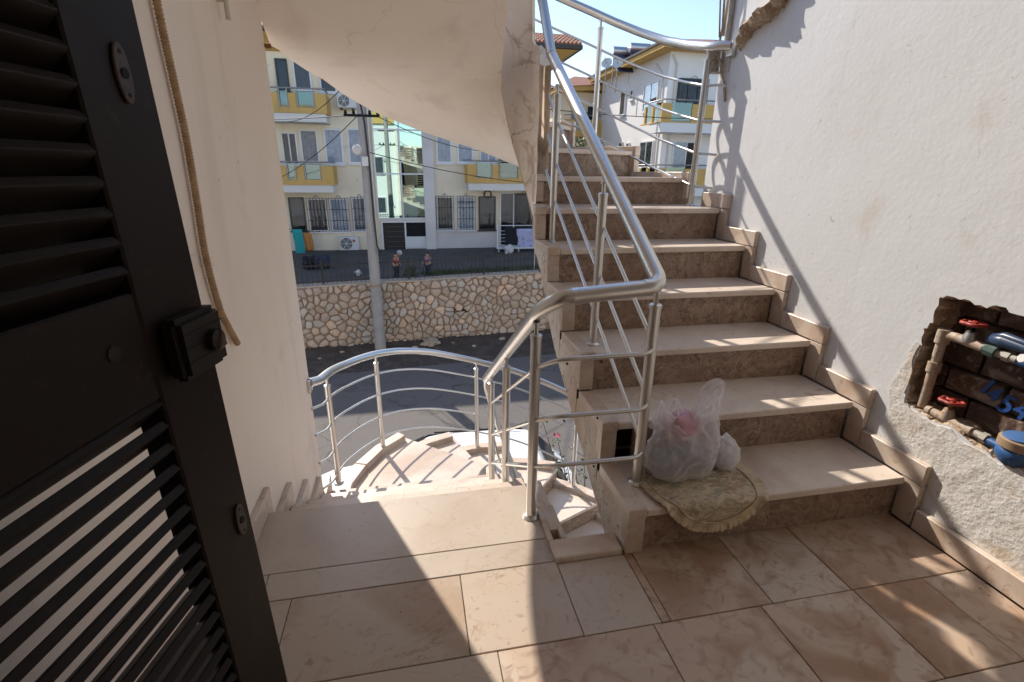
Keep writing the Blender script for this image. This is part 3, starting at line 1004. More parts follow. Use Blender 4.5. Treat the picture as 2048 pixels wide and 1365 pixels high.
# ---- marble curb round the head of the well, with a hole for a pipe
cb = thing("well_curb", (.56, 1.38, 0), "low pale marble curb across the head of the stairwell gap, with a dark hole", "curb")
MB().prism([(.436, 1.328, -.03), (.685, 1.328, -.03), (.685, 1.42, -.03), (.436, 1.42, -.03)], (0, 0, .052)).build("curb_front", "skirting", cb, bevel=.004)
cs = MB()
cs.box(.436, .455, 1.422, 1.62, -.03, .018)
cs.box(.485, .505, 1.422, 1.62, -.03, .018)
cs.box(.455, .485, 1.475, 1.62, -.03, .018)
cs.build("curb_side", "skirting", cb, bevel=.002)
MB().box(.455, .485, 1.422, 1.475, -.10, -.06).build("pipe_hole", "dirt_dark", cb)
MB().box(.452, .50, 1.62, YE + .02, -.028, .012).build("border_tile", "skirting", cb, bevel=.002)
# ------------------------------------------------------------------ steel railings
RH, RB, RPOST = .0265, .0078, .0195


def post(parent, x, y, z0, z1, r=RPOST):
    p = MB().tube([(x, y, z0), (x, y, z1 - .055)], r, 14).build("post", "steel", parent, smooth=True, sharp=.7, center=True)
    MB().tube([(x, y, z1 - .054), (x, y, z1 - .012)], .0085, 8).build("pin", "steel", p, smooth=True, sharp=.7)
    c = MB()
    c.lathe([(r + .0025, 0), (r + .0025, .012), (r - .004, .016)], (x, y, z1 - .067), n=14)
    c.build("cap", "steel", p, smooth=True, sharp=.6)
    c = MB()
    c.lathe([(r + .014, 0), (r + .014, .004), (r + .004, .012)], (x, y, z0 + .0005), n=16)
    c.build("flange", "steel", p, smooth=True, sharp=.6)
    c = MB()
    c.tube([(x, y, z1 - .016), (x, y, z1 - .008)], .013, 10)
    c.build("saddle", "steel", p, smooth=True, sharp=.7)
    return p


# inner railing: down the up flight, across the well head, and on down the lower flight
inner = thing("stair_railing", (.6, 1.48, 0), "steel tube railing between the two flights, turning back at the well head", "railing", None)
XN, YN_, SL = .79, 1.481, RI / GO
rail = [(.60, 3.42, 2.72), (.70, 3.36, 2.48), (XN, 3.16, 2.215), (XN, 2.92, 1.89), (XN, 1.46, .953), (XN - .02, 1.455, .935), (.455, 1.47, .921), (.41, 1.54, .868), (.41, 2.80, .075)]
low = [(.41, 2.80, .075), (.42, 2.90, -.02), (.50, 2.97, -.32), (.64, 2.96, -.74), (.685, 2.85, -.96), (.685, 1.3, -1.92)]
MB().tube(arc_fillet([rail[0], rail[1], rail[2], rail[3]], .05, 4), RH, 18).build("handrail", "steel", inner, smooth=True, sharp=.8)
MB().tube(arc_fillet([rail[3], (XN, 1.452, .949), (.452, 1.462, .921), (.41, 1.56, .855), rail[8]], .055, 7), RH, 20).build("handrail", "steel", inner, smooth=True, sharp=.8)
MB().tube(arc_fillet(low, .06, 5), RH * .62, 14).build("handrail", "steel", inner, smooth=True, sharp=.8)
for a, b in (((XN, 2.93, 1.896), (XN, 2.905, 1.881)), ((XN - .04, 1.4555, .9465), (XN - .062, 1.456, .945)), ((.515, 1.4615, .925), (.49, 1.462, .923))):
    MB().tube([a, b], RH + .0016, 18).build("joint_ring", "steel", inner, smooth=True, sharp=.8)
for off in (-.205, -.415, -.61):
    zt = lambda y: .94 + SL * (y - 1.48) + off
    zd = lambda y: .905 - SL * (y - 1.48) + off
    pts = [(XN + .012, 3.0, zt(3.0) + .03), (XN + .012, 2.85, zt(2.85)), (XN + .012, 1.452, zt(1.452)), (.455, 1.458, zd(1.458) - .0), (.41, 1.57, zd(1.57)), (.41, 2.62, zd(2.62))]
    MB().tube(arc_fillet(pts, .06, 7), RB, 12).build("rail_bar", "steel_bar", inner, smooth=True, sharp=.9)
    pts = [(.43, 2.66, zd(2.66)), (.50, 2.93, zd(2.66) - .3), (.64, 2.93, zd(2.66) - .72), (.685, 2.8, zd(2.66) - .95), (.685, 1.4, zd(2.66) - 1.82)]
    MB().tube(arc_fillet(pts, .06, 5), RB, 10).build("rail_bar", "steel_bar", inner, smooth=True, sharp=.9)
sc = MB()
for x, z in ((.60, .705), (.48, .705), (.60, .495), (.48, .495), (.60, .30), (.48, .30)):
    sc.tube([(x, 1.452, z - .004), (x, 1.444, z - .004)], .0035, 6)
sc.build("rivet", "plastic_black", inner)
post(inner, XN, YN_ + .0, RI, .935)
for i, y in ((3, 2.035), (5, 2.79)):
    post(inner, XN + .004, y, i * RI, .94 + SL * (y - 1.48) - .018)
post(inner, .408, 1.586, 0, .905 - SL * .106 - .025)
for y, z in ((2.14, -2 * RI), (2.60, -3 * RI)):
    post(inner, .41, y, z, .905 - SL * (y - 1.48) - .02)

# outer railing of the lower flight
ZLOW = [(58, -.60), (66, -.546), (78.4, -.456), (90.6, -.379), (102.8, -.288), (115, -.195), (123.5, -.141), (132, -.096), (142.5, -.054), (158.8, -.006), (175.6, .065)]


def curved_rail(name, label, tab, t0, t1, tail, offs, posts, R=1.2):
    o = thing(name, (OC.x, OC.y, 0), label, "railing", None)
    n = 64

    def path(dz):
        pts = [outp(lerp(t0, t1, q / n), R, interp(tab, lerp(t0, t1, q / n)) + dz) for q in range(n + 1)]
        return pts + [Vector((a, b, c + dz)) for a, b, c in tail]
    MB().tube(path(0), RH, 18).build("handrail", "steel", o, smooth=True, sharp=.9)
    for d in offs:
        MB().tube(path(d), RB, 10).build("rail_bar", "steel_bar", o, smooth=True, sharp=.9)
    for th, zb in posts:
        p = outp(th, R)
        post(o, p.x, p.y, zb, interp(tab, th) - .016)
    e = Vector(tail[-1])
    f = MB()
    f.box(e.x - .012, e.x + .012, e.y - .03, e.y + .03, e.z - .055, e.z + .02)
    f.build("end_plate", "steel", o, bevel=.003)
    return o


curved_rail("stair_railing", "curved steel railing round the outside of the lower stairs, fixed to the left wall", ZLOW, -20, 178,
            [(-.59, 2.93, .085), (XL + .006, 2.82, .115)], (-.165, -.345, -.54, -.725), [(177, -4 * RI), (142.1, -5 * RI), (95.2, -7 * RI), (49, -9 * RI), (10, -11 * RI)])
ZUP = [(-3, 1.98), (2, 1.997), (11.7, 2.043), (22.7, 2.108), (33.1, 2.191), (43, 2.28), (52.6, 2.372), (62, 2.456), (120, 2.95)]
up_rail = curved_rail("stair_railing", "curved steel railing at the top of the upper flight, fixed to the white wall end", ZUP, 178, 2,
                      [(1.812, 2.965, 1.993), (1.855, 2.925, 1.987)], (-.205, -.40, -.585, -.78), [(48.3, Z[8]), (2.2, Z[6]), (95, Z[10]), (140, Z[12])], R=1.15)
# ------------------------------------------------------------------ louvred door standing open on the left
DD, DN = Vector((.223, .975, 0)).normalized(), Vector((.975, -.223, 0)).normalized()
DP = Vector((-.308, .80, 0)) + DN * .004
door = thing("louvred_door", (DP.x, DP.y, 0), "dark brown louvred metal door standing open at the left edge", "door")


def dbox(mb, s0, s1, n0, n1, z0, z1):
    return mb.obox(DP + DD * s0 + DN * n0 + Vector((0, 0, z0)), DD * (s1 - s0), DN * (n1 - n0), (0, 0, z1 - z0))


W = .86
for s0, s1 in ((-.122, 0), (-W, -W + .12)):
    dbox(MB(), s0, s1, -.022, .022, .015, 2.15).build("stile", "door_paint", door, bevel=.003)
for z0, z1 in ((1.005, 1.15), (.015, .17), (2.0, 2.15)):
    dbox(MB(), -W + .1205, -.1225, -.0215, .0215, z0, z1).build("rail", "door_paint", door, bevel=.003)
TILT = math.radians(42)
for z0, z1 in ((.17, 1.005), (1.15, 2.0)):
    z = z0 + .012
    while z < z1 - .012:
        d = DN * math.cos(TILT) + Vector((0, 0, 1)) * math.sin(TILT)        # rises towards the viewer
        nn = -DN * math.sin(TILT) + Vector((0, 0, 1)) * math.cos(TILT)
        hw = .0245 if z0 < 1 else .028
        o = DP + DD * (-W + .121) + Vector((0, 0, z)) - d * hw - nn * .0065
        MB().obox(o, DD * (W - .244), d * 2 * hw, nn * .013).build("slat", "door_paint", door, center=True, bevel=.0012)
        z += .0335 if z0 < 1 else .0345
lock = MB()
dbox(lock, -.104, -.006, .0225, .052, 1.018, 1.106)
lock = lock.build("lock_box", "door_lock", door, bevel=.008, segs=2)
gr = MB()
for z in (1.043, 1.063, 1.083):
    dbox(gr, -.096, -.012, .0522, .0526, z, z + .002)
gr.build("groove", "plastic_black", lock)
kn = MB()
kn.lathe([(.016, 0), (.016, .010), (.010, .012)], DP + DD * -.040 + DN * .0523 + Vector((0, 0, 1.060)), DN, 18)
kn.build("rosette", "door_lock", lock, smooth=True, sharp=.6)
kn = MB()
c = DP + DD * -.038 + DN * .056 + Vector((0, 0, 1.060))
kn.prism([c + DD * -.009 + Vector((0, 0, -.013)), c + DD * .010 + Vector((0, 0, -.011)), c + DD * .003 + Vector((0, 0, .018))], DN * .011)
kn.build("thumb_turn", "brass_dull", lock, bevel=.002)


def oval_plate(s, z, hs, hz):
    m = MB()
    n = 20
    pts = [DP + DD * (s + hs * math.copysign(abs(math.cos(2 * PI * q / n)) ** .8, math.cos(2 * PI * q / n))) + DN * .0223 + Vector((0, 0, z + hz * math.sin(2 * PI * q / n))) for q in range(n)]
    m.prism(pts, DN * .004)
    p = m.build("keyhole_plate", "door_plate", door, bevel=.0012)
    h = MB()
    h.tube([DP + DD * s + DN * .0262 + Vector((0, 0, z)), DP + DD * s + DN * .0275 + Vector((0, 0, z))], .0062, 10)  # raised black disc drawn as the dark of the keyhole
    for dz in (-.7, .7):
        h.tube([DP + DD * s + DN * .0262 + Vector((0, 0, z + dz * hz)), DP + DD * s + DN * .0266 + Vector((0, 0, z + dz * hz))], .0028, 8)
    h.build("keyhole_and_screws", "plastic_black", p)


oval_plate(-.052, 1.405, .0125, .034)
oval_plate(-.030, .735, .0125, .030)
h = MB()
c = DP + DD * -.175 + Vector((0, 0, 1.088))
h.lathe([(.010, .0222), (.010, .0232), (.006, .0234)], c, DN, 12)
h.build("bolt_hole", "door_lock", door)
for z in (.35, 1.75):
    hg = MB()
    hg.tube([DP + DD * (-W - .008) + Vector((0, 0, z - .06)), DP + DD * (-W - .008) + Vector((0, 0, z + .06))], .010, 10)
    hg.build("hinge", "door_lock", door)
door.rotation_euler = Matrix.Rotation(-.029, 3, DD).to_euler()

# ------------------------------------------------------------------ loose corrugated conduit on the left wall
pts = [Vector((XL + .016, y, z)) for y, z in ((1.655, 2.2), (1.66, 1.95), (1.664, 1.70), (1.675, 1.55), (1.688, 1.38), (1.68, 1.21), (1.668, 1.04), (1.70, .87), (1.745, .79), (1.80, .712))]
fine = []
for i in range(len(pts) - 1):
    p0, p1, p2, p3 = pts[max(i - 1, 0)], pts[i], pts[i + 1], pts[min(i + 2, len(pts) - 1)]
    n = max(2, int((p2 - p1).length / .0022))
    for q in range(n):
        t = q / n
        fine.append(.5 * ((2 * p1) + (p2 - p0) * t + (2 * p0 - 5 * p1 + 4 * p2 - p3) * t * t + (3 * p1 - p0 - 3 * p2 + p3) * t ** 3))
fine.append(pts[-1])
rr = [(.0108 if (i // 2) % 2 else .0086) for i in range(len(fine))]
o = MB().tube(fine, rr, 10).build("flexible_conduit", "conduit")
tag(o, "tan corrugated cable conduit hanging loose down the beige left wall", "conduit")
b = MB().tube([(XL, 2.228, 1.86), (XL + .03, 2.228, 1.86), (XL + .03, 2.228, 1.80)], .009, 8)
tag(b.build("wall_hook", "conduit_pvc"), "small pale hook stub high on the left wall beside the conduit", "hook")
b = MB().tube([(XL, 2.86, 1.845), (XL + .028, 2.86, 1.845)], .011, 8)
tag(b.build("pipe_stub", "rust"), "rusty pipe stub at the upper corner where left wall meets soffit", "pipe")

# ------------------------------------------------------------------ water pipes and meters in the niche
PXX = XR + .028


def handwheel(parent, c, r):
    m = MB()
    n = 30
    m.tube([Vector(c) + Vector((math.cos(2 * PI * q / n), math.sin(2 * PI * q / n), 0)) * r * (1 + .09 * math.cos(5 * 2 * PI * q / n)) for q in range(n)], r * .2, 8, closed=True)
    w = m.build("handwheel", "valve_red", parent, smooth=True, sharp=1)
    s = MB()
    for q in range(5):
        a = 2 * PI * q / 5
        s.tube([Vector(c), Vector(c) + Vector((math.cos(a), math.sin(a), 0)) * r], r * .15, 6)
    s.lathe([(r * .32, -.006), (r * .32, .006), (r * .2, .009)], c, n=10)
    s.build("spokes", "valve_red", w, smooth=True, sharp=.8)
    return w


lo_run = thing("water_pipe", (PXX, 1.2, .445), "lower beige water pipe with red valve wheel, in the broken wall niche", "pipe", None)
MB().tube([(PXX, 1.345, .452), (PXX, 1.20, .447)], .0165, 14).build("valve_body", "pipe_beige", lo_run, smooth=True, sharp=.8)
m = MB().lathe([(.021, 0), (.022, .02), (.016, .034), (.016, .04)], (PXX, 1.29, .45), n=16)
m.build("valve_bonnet", "pipe_beige", lo_run, smooth=True, sharp=.7)
MB().tube([(PXX, 1.29, .485), (PXX, 1.29, .522)], .006, 8).build("spindle", "rust", lo_run, smooth=True)
handwheel(lo_run, (PXX, 1.29, .522), .033)
MB().tube([(PXX, 1.345, .452), (PXX, 1.362, .452)], .02, 14).build("end_cap", "pipe_beige", lo_run, smooth=True, sharp=.8)
MB().tube([(PXX, 1.215, .447), (PXX, 1.196, .447)], .021, 8).build("coupling", "pipe_beige", lo_run, smooth=True, sharp=.8)
MB().tube([(PXX, 1.196, .447), (PXX, 1.150, .445)], .0135, 12).tube([(PXX, 1.168, .446), (PXX, 1.148, .445)], .019, 6).build("nipple", "pipe_grey", lo_run, smooth=True, sharp=.6)
meter = thing("water_meter", (PXX, 1.06, .44), "lower blue water meter with brown ring and blue lid, at the niche foot", "meter", None)


def make_meter(root, x, y, z):
    m = MB().tube([(x, y + .092, z), (x, y + .05, z)], .0145, 12).tube([(x, y - .05, z), (x, y - .15, z - .005)], .0145, 12)
    m.build("pipe_arm", "meter_blue", root, smooth=True, sharp=.8)
    m = MB().lathe([(.018, -.038), (.042, -.028), (.054, -.004), (.052, .018), (.046, .024)], (x, y, z), n=24)
    m.build("meter_body", "meter_blue", root, smooth=True, sharp=.7)
    m = MB().lathe([(.05, .0), (.056, .004), (.056, .03), (.048, .034), (.046, .026)], (x, y, z + .022), n=28)
    m.build("meter_ring", "meter_ring", root, smooth=True, sharp=.5)
    m = MB().lathe([(.042, 0), (.043, .008), (.036, .011)], (x - .002, y + .004, z + .054), (-.12, .06, 1), n=24)
    m.build("lid", "lid_blue", root, smooth=True, sharp=.5)


make_meter(meter, PXX, 1.06, .442)
up_run = thing("water_pipe", (PXX, 1.3, .745), "upper water pipe with red valve wheel and green coupling, in the niche", "pipe", None)
MB().tube(arc_fillet([(PXX, 1.385, .455), (PXX, 1.386, .748), (PXX, 1.335, .750)], .018, 5), .0165, 14).build("pipe", "pipe_beige", up_run, smooth=True, sharp=.9)
MB().tube([(PXX, 1.386, .60), (PXX, 1.386, .64)], .0225, 14).build("pipe_sleeve", "pipe_beige", up_run, smooth=True, sharp=.8)
MB().tube([(PXX, 1.386, .715), (PXX, 1.386, .767)], .023, 14).build("elbow", "pipe_beige", up_run, smooth=True, sharp=.8)
MB().tube([(PXX, 1.335, .75), (PXX, 1.225, .742)], .0165, 14).build("valve_body", "pipe_beige", up_run, smooth=True, sharp=.8)
MB().lathe([(.021, 0), (.022, .018), (.016, .03), (.016, .036)], (PXX, 1.30, .749), n=16).build("valve_bonnet", "alu", up_run, smooth=True, sharp=.7)
MB().tube([(PXX, 1.30, .78), (PXX, 1.30, .812)], .006, 8).build("spindle", "plastic_black", up_run, smooth=True)
handwheel(up_run, (PXX, 1.30, .815), .033)
MB().tube([(PXX, 1.238, .744), (PXX, 1.205, .741)], .024, 10).tube([(PXX, 1.245, .744), (PXX, 1.238, .744)], .020, 14).build("coupling", "coupling_green", up_run, smooth=True, sharp=.6)
MB().tube([(PXX, 1.205, .741), (PXX, 1.145, .738)], .0135, 12).tube([(PXX, 1.185, .74), (PXX, 1.165, .739)], .018, 6).build("nipple", "pipe_grey", up_run, smooth=True, sharp=.6)
meter2 = thing("water_meter", (PXX, 1.04, .735), "upper blue water meter cut off at the right edge of the picture", "meter", None)
make_meter(meter2, PXX, 1.045, .735)
# blue wrapped hose lying on the upper run, small white seal
bb = MB()
rnd = random.Random(2)
for k, (dy, dz, r) in enumerate(((0, 0, .020), (.0, .016, .014), (-.01, -.006, .012))):
    bb.tube([(PXX + .006 * k, 1.245 + dy, .778 + dz * .4), (PXX, 1.20, .784 + dz), (PXX + .004, 1.14, .779 + dz), (PXX, 1.07, .782 + dz), (PXX + .01, .98, .775 + dz)], [r * .75, r * 1.1, r * .8, r * 1.05, r], 10)
tag(bb.build("plastic_wrap", "bag_blue", smooth=True), "crumpled dark blue plastic wrap lying on the upper pipe run", "plastic wrap")
s = MB().lathe([(.014, 0), (.014, .003)], (PXX - .03, 1.118, .757), (-1, .2, .3), 8)
s.obox((PXX - .031, 1.112, .742), (.003, 0, 0), (0, .012, 0), (0, 0, .02))
tag(s.build("meter_seal", "litter_white"), "tiny white plastic seal tag hanging by the upper meter", "tag")


def text_mesh(name, txt, size, mat, mtx, parent=None, ext=.0008, shear=0.0):
    cu = bpy.data.curves.new(name, 'FONT')
    cu.body = txt
    cu.size = size
    cu.extrude = ext
    cu.shear = shear
    cu.offset = size * .018
    tmp = bpy.data.objects.new(name + "_tmp", cu)
    COL.objects.link(tmp)
    dg = bpy.context.evaluated_depsgraph_get()
    me = bpy.data.meshes.new_from_object(tmp.evaluated_get(dg))
    bpy.data.objects.remove(tmp)
    me.materials.clear()
    me.materials.append(MATS[mat])
    me.transform(mtx)
    me.name = name
    o = bpy.data.objects.new(name, me)
    COL.objects.link(o)
    if parent is not None:
        off = parent.location
        me.transform(Matrix.Translation(-off))
        o.parent = parent
    return o


def wall_text(txt, y, z, size, x, rot=0.0, **k):
    R = Matrix(((0, 0, -1, x), (-1, 0, 0, y), (0, 1, 0, z), (0, 0, 0, 1)))
    return text_mesh("painted_number", txt, size, "paint_blue", R @ Matrix.Rotation(rot, 4, 'Z'), wall_r, **k)


wall_text("1", 1.272, .575, .085, XR + .0925, -.25, shear=.15)
wall_text("4", 1.240, .56, .075, XR + .0925, -.15, shear=.2)
wall_text("5", 1.200, .535, .090, XR + .0925, -.1, shear=.15)
wall_text("4", 1.155, .535, .09, XR + .0925, -.12, shear=.2)
wall_text("17", 1.20, .84, .08, XR + .0925, -.1, shear=.1)

# ------------------------------------------------------------------ torn ledge, bracket and pipes at the far end of the right wall
lg = MB()
rnd = random.Random(11)
N = 26
rows_ = []
for i in range(N):
    t = i / (N - 1)
    y, z = lerp(2.86, 2.46, t), lerp(1.985, 2.165, t) + .02 * math.sin(t * 7) + rnd.uniform(-.006, .006)
    d = (.05 + .03 * math.sin(t * PI) + rnd.uniform(-.014, .014)) * (1 if 0 < i < N - 1 else .3)
    h = .030 + rnd.uniform(-.006, .01)
    rows_.append([(XR + .001, y, z + h), (XR - d * .7, y, z + h * .9), (XR - d, y, z + .004), (XR - d * .75, y, z - h * .8), (XR + .001, y, z - h)])
v = [p for r_ in rows_ for p in r_]
f = []
for i in range(N - 1):
    for j in range(4):
        a = i * 5 + j
        f.append((a, a + 1, a + 6, a + 5))
lg.add(v, f)
tag(lg.build("plaster_ledge", "ledge_broken"), "jagged broken brown ledge running up the white wall from the rail end", "ledge")
br = thing("cable_bracket", (XR - .02, 2.98, 1.9), "white perforated cable bracket with wires hanging at the white wall end", "bracket")
m = MB().box(XR - .006, XR - .001, 2.945, 3.04, 1.86, 2.02)
m.obox((XR - .08, 3.045, 1.86), (.075, 0, 0), (0, .004, 0), (0, 0, .15))
m.obox((XR - .08, 3.0, 1.86), (.0, .045, 0), (.075, 0, 0), (0, 0, .004))
m.build("plate", "bracket", br, bevel=.001)
m = MB()
for q in range(4):
    m.tube([(XR - .02 - q * .016, 3.0445, 1.885 + (q % 2) * .03), (XR - .02 - q * .016, 3.043, 1.885 + (q % 2) * .03)], .004, 6)
m.build("bolt_hole", "plastic_black", br)
m = MB()
m.tube([(XR - .03, 3.03, 2.6), (XR - .05, 3.02, 2.3), (XR - .028, 3.03, 2.1), (XR - .045, 3.02, 1.98), (XR - .012, 2.96, 1.80), (XR - .004, 2.94, 1.70)], .007, 8)
m.tube([(XR - .06, 3.04, 2.6), (XR - .066, 3.03, 2.25), (XR - .04, 3.03, 2.05)], .005, 8)
m.build("wire", "pipe_beige", br, smooth=True)
m = MB().box(XR - .075, XR - .035, 3.01, 3.035, 1.99, 2.03)
m.build("terminal", "plastic_black", br, bevel=.002)
m = MB().tube([(XR - .016, 2.985, 1.99), (XR - .016, 2.985, 3.2)], .014, 12)
tag(m.build("conduit_pipe", "pipe_grey", smooth=True, sharp=.8), "grey vertical conduit pipe on the far end of the white wall", "pipe")
m = MB().tube([(XR - .014, 3.035, 2.06), (XR - .014, 3.035, 3.2)], .009, 12)
tag(m.build("conduit_pipe", "conduit_pvc", smooth=True, sharp=.8), "thin white conduit pipe beside the grey one at the wall end", "pipe")

# ------------------------------------------------------------------ oval frilled mat draped over the bottom step
mt = thing("door_mat", (1.02, 1.45, RI), "patterned oval mat with a ruffled edge draped over the bottom step", "mat")
MC, MA, MBB = Vector((1.025, 1.435)), .198, .205


def mat_surf(x, t, lift=0.0):
    """t: distance along the drape, measured from the step edge (positive on the tread, negative down the riser)"""
    yn = Y0 - .026
    r = .012
    if t > 0:
        return Vector((x, yn + t, RI + .007 + lift))
    a = min(-t / r, PI / 2)
    if -t < r * PI / 2:
        return Vector((x, yn - (r + lift) * math.sin(a) * 1.0, RI + .007 - r + (r + lift) * math.cos(a)))
    return Vector((x, yn - r - lift - .10 * (-t - r * PI / 2) ** 1.0 * .35, RI + .007 - r - (-t - r * PI / 2)))


def mat_fn(rho, ang, wav=0.0, lift=0.0):
    x = MC.x + MA * rho * math.cos(ang)
    y = MC.y + MBB * rho * math.sin(ang) - (Y0 - .026)
    return mat_surf(max(x, XI + .004), y, lift + wav + .016 * max(0, 1 - rho ** 3))


b = MB()
nr, na = 16, 72
b.grid(lambda u, v: mat_fn(max(v, .001), u * 2 * PI, .0015 * math.sin(9 * u * 2 * PI) * v), na, nr, wrap=True)
b.grid(lambda u, v: mat_fn(1, u * 2 * PI, -.006 * v), na, 2, wrap=True)
b.build("woven_panel", "mat_weave", mt, smooth=True)
b = MB()
NA = 420


def frill(u, v):
    a = u * 2 * PI
    rp_ = .005 + .0075 * mnoise.noise((math.cos(a) * 13, math.sin(a) * 13, 2.0)) * v + .0025 * math.sin(64 * a + 5 * math.sin(4 * a)) * v
    return mat_fn(1.0 + .19 * v + .006 * v * math.sin(9 * a), a, rp_ * v + .002)


b.grid(frill, NA, 6, wrap=True)
b.build("frill", "mat_frill", mt, smooth=True)
b = MB()
b.tube([mat_fn(1.0, q / 90 * 2 * PI, 0, .004) for q in range(90)], .004, 6, closed=True)
b.build("piping", "mat_frill", mt, smooth=True)

# ------------------------------------------------------------------ carrier bag with its contents, and the small knotted packet
BC = Vector((.965, 1.50, RI + .012))
bag = thing("carrier_bag", BC, "thin white plastic carrier bag standing on the oval mat, one handle raised", "bag")


def bag_pt(u, v):
    a = u * 2 * PI
    ca, sa = math.cos(a), math.sin(a)
    h = .30 * v
    w = interp([(0, .088), (.06, .125), (.2, .140), (.45, .135), (.7, .128), (1, .118)], v)
    d = interp([(0, .06), (.06, .09), (.2, .10), (.45, .085), (.7, .045), (1, .018)], v)
    k = .82
    x = math.copysign(abs(ca) ** k, ca) * w
    y = math.copysign(abs(sa) ** k, sa) * d
    rim = 0
    if v > .6:
        # two peaks (the handle roots) with a dip between them
        px_ = x / w
        rim = (v - .6) / .4 * (-.085 + .125 * abs(px_ + .12) ** 1.3)
    q = Vector((x * 9, y * 9, h * 9))
    cr = mnoise.noise(q) * .015 - abs(mnoise.noise(q * 2.3 + Vector((5, 1, 2)))) * .018 - abs(mnoise.noise(q * 5 + Vector((1, 7, 2)))) * .007 + .004 * math.sin(a * 13 + 9 * v) * v + .006
    x += ca * cr + .018 * v
    y += sa * cr
    return tuple(BC + Vector((x, y, max(h + rim, .001))))


b = MB().grid(bag_pt, 150, 60, wrap=True)
n = len(b.v)
b.add([BC + Vector((0, 0, .002))], [])
b.f += [(n, i * 60, ((i + 1) % 150) * 60) for i in range(150)]
b.build("bag_body", "bag_film", bag, smooth=True)


def strap(parent, pts, w, name="handle"):
    """flat gathered plastic strap along pts; w: widths"""
    m = MB()
    P = [Vector(p) for p in pts]
    F = []
    for i in range(len(P) - 1):
        p0, p1, p2, p3 = P[max(i - 1, 0)], P[i], P[i + 1], P[min(i + 2, len(P) - 1)]
        for q in range(6):
            t = q / 6
            F.append((.5 * ((2 * p1) + (p2 - p0) * t + (2 * p0 - 5 * p1 + 4 * p2 - p3) * t * t + (3 * p1 - p0 - 3 * p2 + p3) * t ** 3), lerp(w[i], w[i + 1], t)))
    F.append((P[-1], w[-1]))
    NN = len(F)

    def fn(u, v):
        i = min(int(round(u * (NN - 1))), NN - 1)
        c, ww = F[i]
        d = (F[min(i + 1, NN - 1)][0] - F[max(i - 1, 0)][0]).normalized()
        s = Vector((d.z * .8, -.45, -d.x * .8)).normalized()
        return tuple(c + s * ww * (v - .5) + Vector((0, .006 * math.sin(v * 9 + u * 5), 0)))
    m.grid(fn, NN, 7)
    return m.build(name, "bag_film", parent, smooth=True)


c = BC
strap(bag, [c + Vector((.030, -.01, .235)), c + Vector((.055, -.008, .315)), c + Vector((.085, -.005, .365)), c + Vector((.132, 0, .372)), c + Vector((.148, .004, .325)), c + Vector((.128, .004, .21))], [.05, .032, .024, .024, .03, .055])
strap(bag, [c + Vector((-.105, 0, .19)), c + Vector((-.082, 0, .27)), c + Vector((-.045, -.004, .312)), c + Vector((-.020, -.004, .25)), c + Vector((.0, 0, .19))], [.06, .045, .02, .045, .06])


def blob(name, mat, c, r, seed, amp, label, cat, parent=None):
    m = MB()

    def fn(u, v):
        a, e = u * 2 * PI, (v - .5) * PI * .998
        d = Vector((math.cos(a) * math.cos(e), math.sin(a) * math.cos(e), math.sin(e)))
        k = 1 + amp * mnoise.noise(d * 1.7 + Vector((seed, 0, 0))) + amp * .4 * mnoise.noise(d * 4 + Vector((seed, 3, 0)))
        return (c[0] + d.x * r[0] * k, c[1] + d.y * r[1] * k, c[2] + d.z * r[2] * k)
    m.grid(fn, 32, 18, wrap=True)
    o = m.build(name, mat, parent, smooth=True)
    if parent is None:
        tag(o, label, cat)
    return o


blob("pink_cloth", "cloth_pink", c + Vector((-.012, .005, .205)), (.085, .05, .05), 3, .45, "crumpled pink cloth showing through the upper half of the carrier bag", "cloth")
m = MB()
m.obox(c + Vector((-.105, -.066, .022)), (.205, .004, .012), (-.004, .10, 0), (-.004, 0, .062))
tag(m.build("food_packet", "pack_dark", bevel=.012, segs=2), "flat dark printed packet lying at the bottom of the carrier bag", "packet")
m = MB()
m.obox(c + Vector((-.055, -.058, .004)), (.13, .0, 0), (0, .12, 0), (0, 0, .018))
tag(m.build("food_packet", "pack_yellow", bevel=.006), "thin yellow packet under the dark one in the carrier bag", "packet")
pk = blob("knotted_packet", "bag_film", Vector((1.155, 1.49, RI + .078)), (.052, .052, .076), 8, .35, "small knotted white plastic packet with faint print leaning on the carrier bag", "packet")
blob("wrapped_bundle", "curtain_white", Vector((1.153, 1.49, RI + .066)), (.038, .040, .056), 9, .2, "pale round lump inside the small knotted packet", "food")

# ------------------------------------------------------------------ grit and dust crumbs swept into the corners of the landing
gm = MB()
rnd = random.Random(77)
for k in range(420):
    r_ = rnd.random()
    if r_ < .35:
        x, y, z = rnd.uniform(.72, 1.84), Y0 - abs(rnd.gauss(0, .05)) - .004, .0
    elif r_ < .65:
        x, y, z = XS - abs(rnd.gauss(0, .05)) - .004, rnd.uniform(.3, 1.33), .0
    elif r_ < .8:
        x, y, z = rnd.uniform(-.5, 1.8), rnd.uniform(.6, 1.32), .0
    else:
        i = rnd.randint(1, 5)
        x, y, z = (XS - abs(rnd.gauss(0, .06)) - .004) if rnd.random() < .5 else rnd.uniform(.8, 1.8), Y0 + i * GO - .004 - abs(rnd.gauss(0, .015)), i * RI
    a = rnd.uniform(.0012, .0034) * (1.6 if rnd.random() < .08 else 1)
    p_ = [Vector((x + rnd.uniform(-a, a), y + rnd.uniform(-a, a), z + .0008)) for q in range(3)]
    gm.add(p_ + [Vector((x, y, z + .0008 + a))], [(0, 1, 2), (0, 1, 3), (1, 2, 3), (2, 0, 3)])
tag(gm.build("floor_grit", "rubble", fix=False), kind='stuff')
